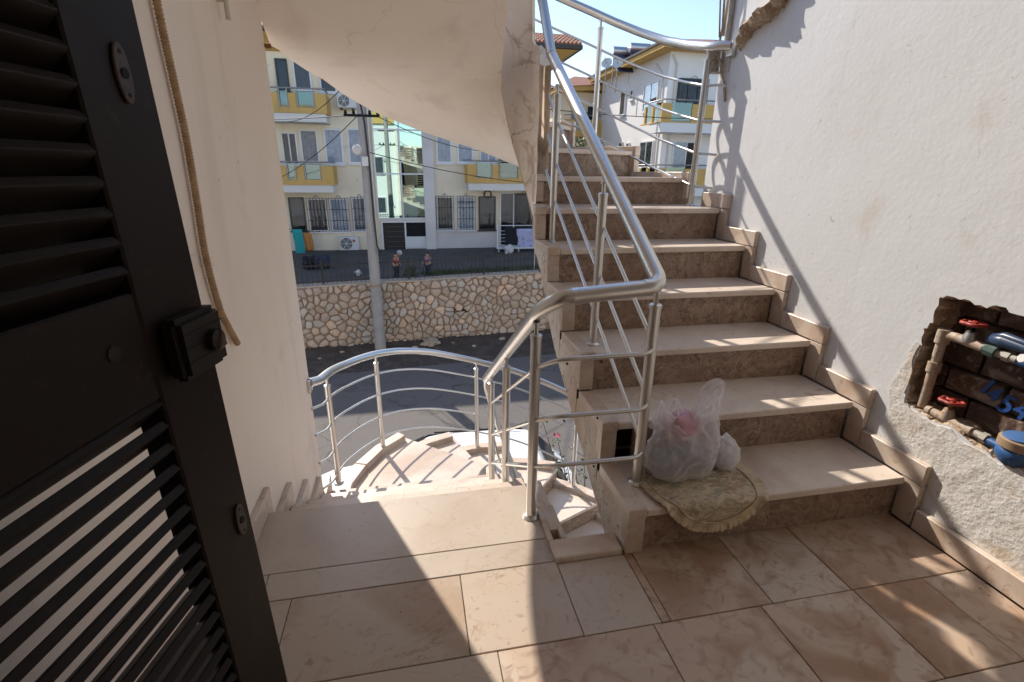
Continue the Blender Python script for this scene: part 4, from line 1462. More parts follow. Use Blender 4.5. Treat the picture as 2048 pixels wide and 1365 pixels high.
# ------------------------------------------------------------------ terrace, hill
A0, A1 = Vector((-3.23, 14.89, 0)), Vector((4.12, 15.51, 0))
WD = (A1 - A0).normalized()
WN = Vector((WD.y, -WD.x, 0))
TZ = -2.12
t = MB()
p = [A0 - WD * 40 - WN * .40, A0 + WD * 60 - WN * .40, Vector((90, 90, 0)), Vector((-70, 90, 0))]
t.prism([(q.x, q.y, STREET - .1) for q in p], (0, 0, TZ - STREET + .1))
tag(t.build("terrace", "terrace"), kind='structure')
vg = MB()
rnd = random.Random(21)


def verge(u, v):
    s, n = lerp(-14, 20, u), lerp(0, 2.1, v)
    q = A0 + WD * s + WN * n
    return (q.x, q.y, STREET + .004 + max(0, .09 * (1 - v) ** 2 + .05 * mnoise.noise(Vector((s * 1.3, n * 1.7, 0))) * (1 - v)))


vg.grid(verge, 120, 12)
tag(vg.build("dirt_verge", "soil", smooth=True), kind='structure')
hl = MB()


def hill(u, v):
    x = lerp(-150, 260, u)
    y = lerp(170, 320, v)
    return (x, y, STREET + math.sin(PI * v) * (30 + 14 * math.sin(x * .02 + 1) + 6 * mnoise.noise(Vector((x * .03, y * .03, 0)))))


hl.grid(hill, 90, 20)
tag(hl.build("hill", "hill_green", smooth=True), kind='structure')

# ------------------------------------------------------------------ dry stone retaining wall
sw = thing("stone_wall", A0, "rubble stone retaining wall with brown mortar joints along the far side of the street", "stone wall")


def wtop(s):
    return lerp(-1.985, -1.865, s / 7.37) + (-.02 if 2.6 < s < 4.2 else 0)


b = MB()
ss = [-14, -4, 0, 2.6, 3.4, 4.2, 7.4, 14, 20]
pts = [(s, wtop(max(-2, min(10, s)))) for s in ss]
o3 = lambda s, z, n=0: A0 + WD * s + WN * n + Vector((0, 0, z))
b.prism([o3(-14, STREET)] + [o3(s, z) for s, z in pts] + [o3(20, STREET)], -WN * .40)
b.build("mortar_bed", "stone_mortar", sw)
b = MB()
for (s0, z0), (s1, z1) in zip(pts, pts[1:]):
    b.prism([o3(s0, z0, .03), o3(s1, z1, .03), o3(s1, z1, -.41), o3(s0, z0, -.41)], (0, 0, .035))
b.build("coping", "rubble", sw)


def clip_poly(poly, m, nrm):
    out = []
    for i in range(len(poly)):
        a, c = poly[i], poly[(i + 1) % len(poly)]
        da, dc = (a - m).dot(nrm), (c - m).dot(nrm)
        if da <= 0:
            out.append(a)
        if (da < 0 < dc) or (dc < 0 < da):
            out.append(a + (c - a) * (da / (da - dc)))
    return out


def stone_cells(s0, s1, dx, dz, seed):
    rnd = random.Random(seed)
    seeds = []
    nz = int(round(1.95 / dz))
    for j in range(nz + 2):
        z = STREET - dz * .6 + (j + .5) * dz
        s = s0 - dx + rnd.uniform(0, dx)
        while s < s1 + dx:
            seeds.append(Vector((s, z + rnd.uniform(-.48, .48) * dz)))
            s += dx * rnd.choice((.5, .7, .9, 1.05, 1.25, 1.6))
    cells = []
    for a in seeds:
        if not (s0 <= a.x <= s1):
            continue
        tp = wtop(max(-2, min(10, a.x)))
        poly = [Vector((a.x - .5, STREET)), Vector((a.x + .5, STREET)), Vector((a.x + .5, tp)), Vector((a.x - .5, tp))]
        for c in seeds:
            d = c - a
            L = d.length
            if c is a or L > .9 or L < 1e-6:
                continue
            poly = clip_poly(poly, a + d * .5 - d.normalized() * .0115, d.normalized())
            if len(poly) < 3:
                break
        if len(poly) < 3:
            continue
        ctr = sum(poly, Vector((0, 0))) / len(poly)
        area = abs(sum(poly[i - 1].x * poly[i].y - poly[i].x * poly[i - 1].y for i in range(len(poly)))) / 2
        if area > .006:
            cells.append((ctr, poly))
    return cells


def stone_mesh(mb, ctr, poly, rnd):
    # corners cut and wobbled, then a rounded face
    q = []
    n = len(poly)
    for i in range(n):
        a, c, d = poly[i - 1], poly[i], poly[(i + 1) % n]
        k = rnd.uniform(.16, .3)
        q += [c.lerp(a, k), c.lerp(d, k)]
    q = [ctr + (a - ctr) * rnd.uniform(.93, 1.03) for a in q]
    n = len(q)
    h = rnd.uniform(.03, .085)
    v = [o3(a.x, a.y, -.01) for a in q]
    v += [o3(*(ctr + (a - ctr) * .93), h * .7 + rnd.uniform(-.006, .006)) for a in q]
    v += [o3(*(ctr + (a - ctr) * .66), h + rnd.uniform(-.008, .01)) for a in q]
    f = [(i, (i + 1) % n, n + (i + 1) % n, n + i) for i in range(n)] + [(n + i, n + (i + 1) % n, 2 * n + (i + 1) % n, 2 * n + i) for i in range(n)]
    f.append(tuple(range(2 * n, 3 * n)))
    mb.add(v, f)


rnd = random.Random(5)
for ctr, poly in stone_cells(-.15, 7.6, .245, .205, 6):
    m = MB()
    stone_mesh(m, ctr, poly, rnd)
    k = rnd.random()
    wm = "wall_stone" if k < .72 else ("wall_stone_orange" if k < .80 else "wall_stone_grey")
    m.build("stone", wm, sw, center=True, smooth=True, sharp=.75)
m = MB()
for a, c in ((-6, -.16), (7.61, 13)):
    for ctr, poly in stone_cells(a, c, .30, .24, 9):
        stone_mesh(m, ctr, poly, rnd)
tag(m.build("stone_rest", "wall_stone", sw, smooth=True, sharp=.75), kind='stuff')
GR = text_mesh("painted_letters", "N.M", .26, "iron", Matrix((((WD.x), 0, WN.x, 0), (WD.y, 0, WN.y, 0), (0, 1, 0, 0), (0, 0, 0, 1))), None)
q = o3(4.42, -3.02, .052)
GR.location = q - A0
GR.parent = sw

# ------------------------------------------------------------------ iron fence on the wall
fc = thing("iron_fence", o3(3, TZ, -.2), "low dark iron picket fence along the top of the stone wall", "fence")
FZ0, FZ1 = .04, .66
pk_ = MB()
s = -6
while s < 13:
    z = wtop(max(-2, min(10, s)))
    a = o3(s, z + FZ0, -.2)
    pk_.obox(a, WD * .014, WN * .014, (0, 0, FZ1 - FZ0))
    pk_.add([a + WD * -.012 + Vector((0, 0, FZ1 - FZ0)), a + WD * .026 + Vector((0, 0, FZ1 - FZ0)), a + WD * .007 + Vector((0, 0, FZ1 - FZ0 + .07)), a + WD * .007 + WN * .014 + Vector((0, 0, FZ1 - FZ0))], [(0, 1, 2), (0, 2, 3), (1, 3, 2)])
    s += .135
tag(pk_.build("pickets", "iron", fc), kind='stuff')
for zz in (.10, .57):
    m = MB()
    for a, c in zip(range(-6, 13), range(-5, 14)):
        za, zc = wtop(max(-2, min(10, a))), wtop(max(-2, min(10, c)))
        m.prism([o3(a, za + zz, -.185), o3(c, zc + zz, -.185), o3(c, zc + zz + .03, -.185), o3(a, za + zz + .03, -.185)], -WN * .02)
    m.build("fence_rail", "iron", fc)
for s in (-4.2, -1.9, .62, 3.1, 5.45, 7.9, 10.3):
    MB().obox(o3(s, wtop(max(-2, min(10, s))) + .035, -.215), WD * .05, WN * .05, (0, 0, .68)).build("fence_post", "iron", fc, center=True)

# ------------------------------------------------------------------ utility pole, cable, wires
PB = pz(762, 698, STREET)
PB.y -= .15
pole = thing("utility_pole", PB, "tapered grey concrete utility pole in front of the stone wall", "pole")
MB().tube([(PB.x, PB.y, STREET - .3), (PB.x, PB.y, 6.4)], [.165, .095], 16).build("shaft", "concrete_pole", pole, smooth=True, sharp=.8)
for z in (2.55, 3.3):
    m = MB().obox((PB.x - .45, PB.y - .13, z), (.9, 0, 0), (0, .05, 0), (0, 0, .06))
    for q in (-.4, -.2, .2, .4):
        m.lathe([(.03, 0), (.045, .03), (.03, .06), (.04, .09)], (PB.x + q, PB.y - .1, z + .06), n=8)
    m.build("cross_arm", "plastic_black", pole)
MB().lathe([(.03, -.02), (.11, 0), (.13, .1), (.1, .16)], (PB.x - .16, PB.y - .18, 1.78), (-.2, -1, -.35), 14).build("lamp_head", "facade_grey", pole, smooth=True, sharp=.6)
m = MB().obox((PB.x - .08, PB.y - .26, 1.35), (.16, 0, 0), (0, .14, 0), (0, 0, .24))
m.build("junction_box", "litter_white", pole, bevel=.01)
m = MB()
m.tube([(PB.x - .10, PB.y - .10, 3.4), (PB.x + .06, PB.y - .14, 2.4), (PB.x + .10, PB.y - .15, 1.2), (PB.x + .11, PB.y - .16, 0), (PB.x + .14, PB.y - .18, -.75), (PB.x + .22, PB.y - .17, -.95), (PB.x + .27, PB.y - .15, -.85)], .022, 8)
m.build("cable_loop", "cable", pole, smooth=True)
m = MB().lathe([(.152, 0), (.152, .28)], (PB.x, PB.y, -2.75), n=16)
m.build("poster_band", "litter_white", pole, smooth=True, sharp=.5)
m = MB()
m.lathe([(.150, 0), (.150, .10)], (PB.x, PB.y, -1.95), n=16)
m.build("painted_band", "meter_ring", pole, smooth=True, sharp=.5)
wi = []
for a, b2, sag in (((PB.x - .3, PB.y, 3.36), (-4.6, 22.6, 3.0), .25), ((PB.x - .1, PB.y, 2.6), (-6, 22.7, .6), .3), ((PB.x + .3, PB.y, 2.62), (4.0, 22.7, 2.1), .3), ((PB.x + .1, PB.y, 1.7), (9, 19, 1.0), .45), ((PB.x - .2, PB.y, 2.6), (-9, 14.9, 2.9), .3), ((PB.x + .2, PB.y, 3.4), (16, 14.9, 3.4), .6)):
    a, b2 = Vector(a), Vector(b2)
    m = MB().tube([a.lerp(b2, q / 10) - Vector((0, 0, sag * 4 * (q / 10) * (1 - q / 10))) for q in range(11)], .011, 5)
    wi.append(m.build("overhead_wire", "cable", pole))

# ------------------------------------------------------------------ buildings: shared pieces
def win(parent, o, U, V, N, curtain="curtain_grey", frame="frame_white", split=1, grille=False, fw_=.055, name="window", sill=True):
    """window on a wall: o lower-left corner, U width vector, V height vector, N unit normal"""
    o, U, V, N = Vector(o), Vector(U), Vector(V), Vector(N)
    u, v = U.normalized(), V.normalized()
    w, h = U.length, V.length
    m = MB()
    m.obox(o, u * fw_, N * .075, V)
    m.obox(o + U - u * fw_, u * fw_, N * .075, V)
    m.obox(o + u * fw_, U - u * 2 * fw_, N * .073, v * fw_)
    m.obox(o + V - v * fw_ + u * fw_, U - u * 2 * fw_, N * .073, v * fw_)
    for k in range(1, split):
        m.obox(o + U * (k / split) - u * fw_ * .4 + v * fw_, u * fw_ * .8, N * .068, V - v * 2 * fw_)
    if sill:
        m.obox(o - v * .06 - u * .05, U + u * .1, N * .12, v * .058)
    f = m.build(name, frame, parent)
    MB().obox(o + u * fw_ * .6 + v * fw_ * .6 + N * .004, U - u * fw_ * 1.2, N * .006, V - v * fw_ * 1.2).build("room_shade_panel", "room_shade", f)  # flat panel on the wall, its dark colour stands for the unlit room
    if curtain:
        c = MB()
        n = 24

        def fn(a, b):
            return o + u * (fw_ + (w - 2 * fw_) * a) + v * (fw_ + (h - 2 * fw_) * b) + N * (.024 + .008 * math.sin(a * w * 34))
        c.grid(fn, n, 2)
        c.build("curtain", curtain, f, smooth=True)
    MB().obox(o + u * fw_ * .8 + v * fw_ * .8 + N * .046, U - u * fw_ * 1.6, N * .004, V - v * fw_ * 1.6).build("pane", "window_glass", f)
    if grille:
        m = MB()
        k = 0
        n = max(3, int(w / .12))
        for q in range(n + 1):
            m.obox(o + U * (q / n) - u * .008 + N * .10, u * .016, N * .016, V + v * .03)
        for t_ in (0, .33, .66, 1.0):
            m.obox(o + V * t_ + N * .102, U, N * .014, v * .018)
        if grille == 2:
            for q in range(n):
                c = o + U * ((q + .5) / n) + V * .83 + N * .11
                m.tube([c + u * .045 * math.cos(a * PI / 5) + v * .045 * math.sin(a * PI / 5) for a in range(10)], .008, 5, closed=True)
        m.tube([o + U * .38 + V + N * .11, o + U * .44 + V + v * .1 + N * .11, o + U * .5 + V + v * .13 + N * .11, o + U * .56 + V + v * .1 + N * .11, o + U * .62 + V + N * .11], .01, 5)
        m.build("grille", "iron", f)
    return f


YF = 23.0
blk = thing("apartment_building", (-3, YF, TZ), "cream apartment block with yellow balconies and tall mirror glass stair bay across the street", "building", None)
FN = Vector((0, -1, 0))


def fr(u0, v0, u1, v1, Y=YF):
    um, vm = (u0 + u1) / 2, (v0 + v1) / 2
    return py(u0, vm, Y).x, py(u1, vm, Y).x, py(um, v1, Y).z, py(um, v0, Y).z


def fwin(u0, v0, u1, v1, **k):
    x0, x1, z0, z1 = fr(u0, v0, u1, v1)
    return win(blk, (x0, YF, z0), (x1 - x0, 0, 0), (0, 0, z1 - z0), FN, **k)


MB().box(-17, 5.95, YF, YF + 11, TZ - .1, 6.3).build("wall", "facade_cream", blk)
x0, x1, z0, z1 = fr(847, 225, 868, 505)
MB().box(x0, x1, YF - .22, YF - .002, TZ, 6.28).build("pilaster", "facade_grey", blk)
x0, x1, z0, z1 = fr(873, 462, 996, 498)
MB().box(x0 - .05, x1, YF - .012, YF - .001, z0, z1).build("painted_dado", "facade_grey", blk)
x0, x1, z0, z1 = fr(737, 225, 748, 505)
MB().box(x0, x1 - .01, YF - .10, YF - .002, TZ, 6.28).build("pilaster", "facade_cream", blk)
# windows, row by row
fwin(587, 114, 622, 180, curtain="curtain_brown", fw_=.06)
fwin(640, 150, 673, 186, curtain=None)
fwin(553, 118, 577, 183, curtain=None, frame="frame_dark")
fwin(565, 265, 596, 330, curtain=None, split=2)
fwin(602, 260, 637, 325, curtain="curtain_grey")
fwin(649, 257, 687, 329, curtain="curtain_white", fw_=.08)
fwin(696, 257, 733, 328, curtain="curtain_white", fw_=.07)
fwin(580, 395, 611, 462, curtain=None, frame="frame_dark")
fwin(617, 397, 656, 463, curtain="curtain_brown", grille=True)
fwin(661, 397, 699, 463, curtain="curtain_white", grille=True)
fwin(705, 395, 738, 462, curtain="curtain_grey", grille=True)
fwin(872, 255, 903, 327, curtain="curtain_white", fw_=.07)
fwin(914, 255, 946, 327, curtain="curtain_white", fw_=.07)
fwin(959, 255, 993, 327, curtain="curtain_white", split=2)
fwin(998, 255, 1034, 345, curtain=None, frame="frame_dark")
fwin(873, 393, 907, 460, curtain="curtain_brown", grille=True)
fwin(915, 393, 950, 460, curtain="curtain_white", grille=2)
fwin(957, 393, 991, 460, curtain=None, frame="frame_dark")
fwin(999, 385, 1028, 492, curtain=None, frame="frame_white", name="balcony_door", sill=False)
fwin(1028, 388, 1064, 458, curtain=None, frame="frame_dark", grille=True)
x0, x1, z0, z1 = fr(968, 382, 982, 396)
MB().tube([((x0 + x1) / 2 + (x1 - x0) / 2 * math.cos(q * PI / 8), YF - .06, (z0 + z1) / 2 + (x1 - x0) / 2 * math.sin(q * PI / 8)) for q in range(16)], .035, 6, closed=True).build("vent_ring", "ac_dark", blk, smooth=True)
# mirror glass stair bay
x0, x1, z0, z1 = fr(750, 215, 850, 437)
z1 = 5.6
zr = [z0, py(800, 348, YF).z, py(800, 260, YF).z, 4.35, z1]
xm = (x0 + x1) / 2
bay = MB()
for xa in (x0 - .04, xm - .025, x1 - .04):
    bay.box(xa, xa + .06, YF - .09, YF - .01, z0, z1)
for z in zr:
    bay.box(x0 - .04, x1 + .02, YF - .088, YF - .012, z - .035, z + .025)
bay = bay.build("stair_window", "frame_white", blk)
for a, b2 in ((x0 + .02, xm - .025), (xm + .035, x1 - .04)):
    for za, zb2 in zip(zr, zr[1:]):
        MB().box(a, b2, YF - .05, YF - .04, za + .025, zb2 - .035).build("pane", "mirror_glass", bay)
# entrance: flat panel coloured as the doorway's shade on the left, glazed leaf on the right
x0, x1, z0, z1 = fr(764, 441, 858, 507)
z0 = TZ
ent = MB()
for xa in (x0, (x0 + x1) / 2 - .03, x1 - .07):
    ent.box(xa, xa + .07, YF - .10, YF - .01, z0, z1)
ent.box(x0, x1, YF - .11, YF - .012, z1 - .09, z1)
ent = ent.build("entrance_door", "frame_white", blk)
xm = (x0 + x1) / 2
MB().box(x0 + .07, xm - .03, YF - .02, YF - .004, z0, z1 - .09).build("doorway_shade", "room_shade", ent)
for k in range(5):
    MB().box(x0 + .2, xm - .03, YF - .035, YF - .021, z0 + .1 + k * .22, z0 + .13 + k * .22).build("inner_step", "stem", ent)
MB().box(xm + .04, x1 - .07, YF - .06, YF - .05, z0 + .55, z1 - .09).build("pane", "window_glass", ent)
MB().box(xm + .04, x1 - .07, YF - .02, YF - .006, z0 + .55, z1 - .09).build("room_shade_panel", "room_shade", ent)
MB().box(xm + .04, x1 - .07, YF - .07, YF - .02, z0 + .04, z0 + .55).build("door_panel", "frame_white", ent)


def balcony(u0, u1, vt, vb, vs, vr, glass, D=1.15):
    Y = YF - D
    x0, x1, z0, z1 = fr(u0, vt, u1, vb, Y)
    zs = py((u0 + u1) / 2, vs, Y).z
    zr_ = py((u0 + u1) / 2, vr, Y).z
    gx = [(py(a, vt + 10, Y).x, py(b2, vt + 10, Y).x) for a, b2 in glass]
    zg = z1 - (z1 - z0) * .72
    m = MB()
    c = x0
    for a, b2 in gx:
        if a > c:
            m.box(c, a, Y, Y + .12, z0, z1)
        m.box(a, b2, Y + .002, Y + .118, z0, zg)
        c = b2
    if c < x1:
        m.box(c, x1, Y, Y + .12, z0, z1)
    m.box(x0, x0 + .12, Y + .12, YF - .001, z0, z1)
    m.box(x1 - .12, x1, Y + .12, YF - .001, z0, z1)
    par = m.build("balcony", "balcony_yellow", blk)
    MB().box(x0 + .04, x1 - .06, Y + .05, YF - .002, zs, z0 - .002).build("floor_slab", "balcony_white", par, bevel=.01)
    for a, b2 in gx:
        MB().box(a + .03, b2 - .03, Y + .05, Y + .062, zg + .02, z1 + .06).build("glass_panel", "balcony_glass", par)
        MB().box(a + .05, b2 - .05, Y + .30, Y + .31, zg - .3, z1).build("inner_shade", "room_shade", par) if False else None
        for q in (a + .02, b2 - .05):
            MB().box(q, q + .035, Y - .03, Y + .03, zg - .02, zr_).build("rail_post", "iron_rail", par)
    m = MB().tube([(x0, Y + .02, zr_), (x1, Y + .02, zr_)], .03, 8).tube([(x1 - .06, Y + .02, zr_), (x1 - .06, YF - .01, zr_)], .03, 8)
    m.build("rail", "iron_rail", par, smooth=True, sharp=.8)


balcony(470, 652, 185, 225, 243, 175, [(480, 520), (556, 576), (592, 628)])
balcony(480, 667, 332, 370, 386, 324, [(500, 540), (573, 592), (608, 642)])
balcony(935, 1090, 330, 367, 382, 323, [(953, 985), (998, 1038), (1045, 1075)])
# roof: tiled slab with a yellow soffit, its corner shows right of the plaster pier
TIP = py(1166, 90, 21.9)
rf = MB()
ez = TIP.z
rf.prism([(-18, 21.9, ez - .16), (TIP.x, 21.9, ez - .16), (TIP.x, 36, ez - .16), (-18, 36, ez - .16)], (0, 0, .15))
rf = rf.build("roof", "eave_dark", blk)
m = MB()
m.prism([(-17.9, 22.05, ez - .17), (TIP.x - .15, 22.05, ez - .17), (5.97, YF - .01, ez - .62), (-17, YF - .01, ez - .62)], (0, .0, -.012))
m.prism([(TIP.x - .15, 22.05, ez - .17), (TIP.x - .15, 35, ez - .17), (5.97, 34, ez - .62), (5.97, YF - .01, ez - .62)], (0, .0, -.012))
m.build("eave_soffit", "balcony_yellow", rf)
m = MB()
k = 0
x = TIP.x - .1
while x > TIP.x - 9:
    for r_ in range(6):
        y0_, z0_ = 21.95 + r_ * .36, ez + .0 + r_ * .13
        m.tube([(x, y0_, z0_ + .03), (x, y0_ + .42, z0_ + .16)], [.075, .062], 6)
    x -= .17
tag(m.build("roof_tiles", "roof_tile", rf, smooth=True, sharp=.8), kind='stuff')
m = MB()
m.add([(-18, 21.95, ez), (TIP.x, 21.95, ez), (TIP.x - 5.5, 29, ez + 2.4), (-12, 29, ez + 2.4), (TIP.x, 36, ez), (-18, 36, ez)], [(0, 1, 2, 3), (1, 4, 2), (4, 5, 3, 2), (5, 0, 3)])
m.build("roof_slope", "roof_tile", rf)


# ---- air conditioners
def ac(u0, v0, u1, v1, label):
    x0, x1, z0, z1 = fr(u0, v0, u1, v1, YF - .35)
    t = thing("air_conditioner", ((x0 + x1) / 2, YF - .2, z0), label, "air conditioner", "air conditioners on the cream facade")
    MB().box(x0, x1, YF - .38, YF - .08, z0, z1).build("casing", "ac_white", t, bevel=.015)
    cx_, cz_, r = x0 + (x1 - x0) * .36, (z0 + z1) / 2, (z1 - z0) * .42
    MB().lathe([(r, 0), (r, .012), (r * .96, .014)], (cx_, YF - .381, cz_), (0, -1, 0), 24).build("fan", "ac_dark", t)
    m = MB()
    for q in (.35, .6, .82):
        m.tube([(cx_ + r * q * math.cos(a * PI / 12), YF - .40, cz_ + r * q * math.sin(a * PI / 12)) for a in range(24)], .006, 4, closed=True)
    for q in range(6):
        m.tube([(cx_, YF - .402, cz_), (cx_ + r * math.cos(q * PI / 3), YF - .402, cz_ + r * math.sin(q * PI / 3))], .012, 4)
    m.lathe([(r * .18, 0), (r * .18, .01)], (cx_, YF - .40, cz_), (0, -1, 0), 10)
    m.build("fan_guard", "ac_white", t)
    m = MB().box(x0 + .1, x0 + .16, YF - .36, YF - .001, z0 - .07, z0 - .002).box(x1 - .2, x1 - .14, YF - .36, YF - .001, z0 - .07, z0 - .002)
    m.build("wall_bracket", "iron", t)
    return t


t = ac(674, 189, 712, 216, "white air conditioner high on the cream facade beside the top balcony")
x0, x1, z0, z1 = fr(674, 189, 712, 216, YF - .35)
MB().tube([(x1, YF - .2, z0 + .1), (x1 + .12, YF - .2, z0 + .06), (x1 + .25, YF - .12, z0 + .2), (x1 + .33, YF - .05, z0 + .4)], .03, 8).build("hose", "cable", t, smooth=True)
t = ac(679, 474, 718, 501, "white air conditioner low on the facade beneath the barred windows")
x0, x1, z0, z1 = fr(679, 474, 718, 501, YF - .35)
MB().box(x1 - .25, x1 - .15, YF - .384, YF - .381, z1 - .22, z1 - .12).build("badge", "valve_red", t)


# ---- washing and clutter in front of the building
def cloth(name, u0, v0, u1, v1, Y, mat, label, wave=.03):
    x0, x1, z0, z1 = fr(u0, v0, u1, v1, Y)
    m = MB().grid(lambda a, b2: (lerp(x0, x1, a) + .02 * math.sin(b2 * 5), Y + wave * math.sin(a * 11 + b2 * 2) * (1 - b2 * .7), lerp(z0, z1, b2)), 18, 8)
    o = m.build(name, mat, smooth=True)
    md = o.modifiers.new("thickness", 'SOLIDIFY')
    md.thickness = .008
    return tag(o, label, "laundry", "laundry outside the cream building")


cloth("hanging_towel", 588, 459, 608, 513, 22.3, "cloth_turquoise", "long turquoise towel hanging beside the left wall edge")
cloth("hanging_cloth", 608, 466, 626, 502, 22.35, "cloth_orange", "short orange cloth hanging next to the turquoise towel")
cloth("hanging_garment", 1009, 455, 1035, 491, 21.75, "cloth_black", "black garment drying at the right ground floor balcony")
cloth("hanging_garment", 1034, 458, 1070, 495, 21.72, "cloth_lilac", "pale lilac printed garment drying right of the black one")
ln = MB()
a, b2 = py(560, 457, 22.32), py(640, 464, 22.32)
ln.tube([a, b2], .012, 5)
tag(ln.build("clothes_line", "cable"), "thin clothes line carrying the turquoise towel and orange cloth", "line")
x0, x1, z0, z1 = fr(993, 494, 1072, 527, 21.7)
rk = thing("drying_rack", ((x0 + x1) / 2, 21.9, TZ), "white metal drying rack with thin legs at the ground floor right", "rack")
m = MB().box(x0, x1 + .2, 21.55, 22.2, z1 - .07, z1)
m.build("rack_top", "frame_white", rk)
for xa in (x0 + .06, x0 + .95, x1 + .1):
    MB().box(xa, xa + .05, 21.6, 21.65, TZ, z1 - .07).build("leg", "frame_white", rk)
zt_ = py(1010, 452, 21.7).z
m = MB()
for xa in (x0 + .02, x1 + .15):
    m.box(xa, xa + .05, 21.70, 21.75, z1, zt_ + .02)
m.box(x0, x1 + .2, 21.72, 21.74, zt_ - .01, zt_ + .02)
for k in range(5):
    m.box(x0 + .02, x0 + .4, 21.76, 21.775, z1 + .08 + k * .15, z1 + .095 + k * .15)
m.build("rack_frame", "frame_white", rk)
rnd = random.Random(3)
for k, (u, v, r, mt_, lb) in enumerate(((622, 527, .30, "cloth_black", "black heaped bag by the fence, leftmost of the dark bags"), (641, 527, .32, "trousers_dark", "dark blue heaped bag by the fence, right of the black bag"), (1018, 517, .22, "litter_white", "pale sack standing under the white drying rack"))):
    q = py(u, v, 18.6 if k < 2 else 21.2)
    blob("heaped_bag", mt_, Vector((q.x, q.y, TZ + r * .75)), (r, r * .8, r * .8), 20 + k, .5, lb, "bag")
q = py(715, 527, 17.2)
blob("litter_ball", "litter_white", Vector((q.x, q.y, TZ + .09)), (.10, .10, .09), 31, .4, "small white crumpled litter on the terrace behind the fence", "litter")
q = py(840, 548, 16.0)
blob("plastic_basin", "lid_blue", Vector((q.x, q.y, TZ + .10)), (.16, .14, .10), 33, .15, "small blue plastic bundle on the ground between the two children", "bundle")


# ---- two small children behind the fence
def person(name, loc, H, yaw, pose, top_mat, leg_mat, label, hat=None):
    root = thing(name, loc, label, "person", "children behind the fence")
    J = {"pelvis": (0, 0, .50), "spine": (0, 0, .60), "chest": (0, .0, .72), "neck": (0, 0, .80), "head": (0, -.01, .86), "crown": (0, -.01, .965)}
    for sx, L in ((-1, "l"), (1, "r")):
        arm = pose["arm" + L]
        J["sh" + L] = (sx * .115, 0, .765)
        J["el" + L] = (sx * (.115 + arm[0]), arm[1], .765 - arm[2])
        J["ha" + L] = (sx * (.115 + arm[3]), arm[4], .765 - arm[5])
        J["hip" + L] = (sx * .06, 0, .47)
        leg = pose["leg" + L]
        J["kn" + L] = (sx * .065, leg[0], .26)
        J["an" + L] = (sx * .07, leg[1], .045)
        J["to" + L] = (sx * .075, leg[1] - .085, .02)
    E = [("pelvis", "spine"), ("spine", "chest"), ("chest", "neck"), ("neck", "head"), ("head", "crown")]
    for L in "lr":
        E += [("chest", "sh" + L), ("sh" + L, "el" + L), ("el" + L, "ha" + L), ("pelvis", "hip" + L), ("hip" + L, "kn" + L), ("kn" + L, "an" + L), ("an" + L, "to" + L)]
    RAD = {"pelvis": .085, "spine": .082, "chest": .095, "neck": .04, "head": .075, "crown": .055, "sh": .045, "el": .032, "ha": .026, "hip": .07, "kn": .045, "an": .032, "to": .028}

    def skin(nm, keys, k, mat, sub=2):
        idx = {q: i for i, q in enumerate(keys)}
        me = bpy.data.meshes.new(nm)
        cs, sn = math.cos(yaw), math.sin(yaw)
        me.from_pydata([((J[q][0] * cs - J[q][1] * sn) * H, (J[q][0] * sn + J[q][1] * cs) * H, J[q][2] * H) for q in keys], [(idx[a], idx[b3]) for a, b3 in E if a in idx and b3 in idx], [])
        o = bpy.data.objects.new(nm, me)
        COL.objects.link(o)
        md = o.modifiers.new("skin", 'SKIN')
        for i, q in enumerate(keys):
            r = RAD.get(q, RAD.get(q[:-1], .05)) * H * k
            me.skin_vertices[0].data[i].radius = (r, r * .85)
            me.skin_vertices[0].data[i].use_root = (i == 0)
        s_ = o.modifiers.new("sub", 'SUBSURF')
        s_.levels = s_.render_levels = sub
        dg = bpy.context.evaluated_depsgraph_get()
        m2 = bpy.data.meshes.new_from_object(o.evaluated_get(dg))
        bpy.data.objects.remove(o)
        m2.materials.clear()
        m2.materials.append(MATS[mat])
        for q in m2.polygons:
            q.use_smooth = True
        o = bpy.data.objects.new(nm, m2)
        COL.objects.link(o)
        o.parent = root
        return o
    skin("body", list(J), 1, "skin")
    skin("shirt", ["spine", "pelvis", "chest", "shl", "ell", "shr", "elr"], 1.16, top_mat)
    skin("trousers", ["pelvis", "hipl", "knl", "anl", "hipr", "knr", "anr"], 1.14, leg_mat)
    hm = MB()
    c_ = Vector((0, 0, .905 * H))
    hm.grid(lambda u, v: tuple(c_ + Vector((math.cos(u * 2 * PI) * math.cos(v * PI / 2) * .075 * H, math.sin(u * 2 * PI) * math.cos(v * PI / 2) * .08 * H + .006 * H, math.sin(v * PI / 2) * .085 * H))), 20, 8, wrap=True)
    off = root.location
    hm.v = [tuple(Vector(q) + off) for q in hm.v]
    hm.build("hair", "hair_dark", root, smooth=True)
    if hat:
        hm = MB().lathe([(.105 * H, 0), (.10 * H, .008 * H), (.078 * H, .01 * H), (.074 * H, .06 * H), (.03 * H, .085 * H)], off + Vector((0, 0, .925 * H)), n=18)
        hm.build("hat", hat, root, smooth=True, sharp=.8)
    return root


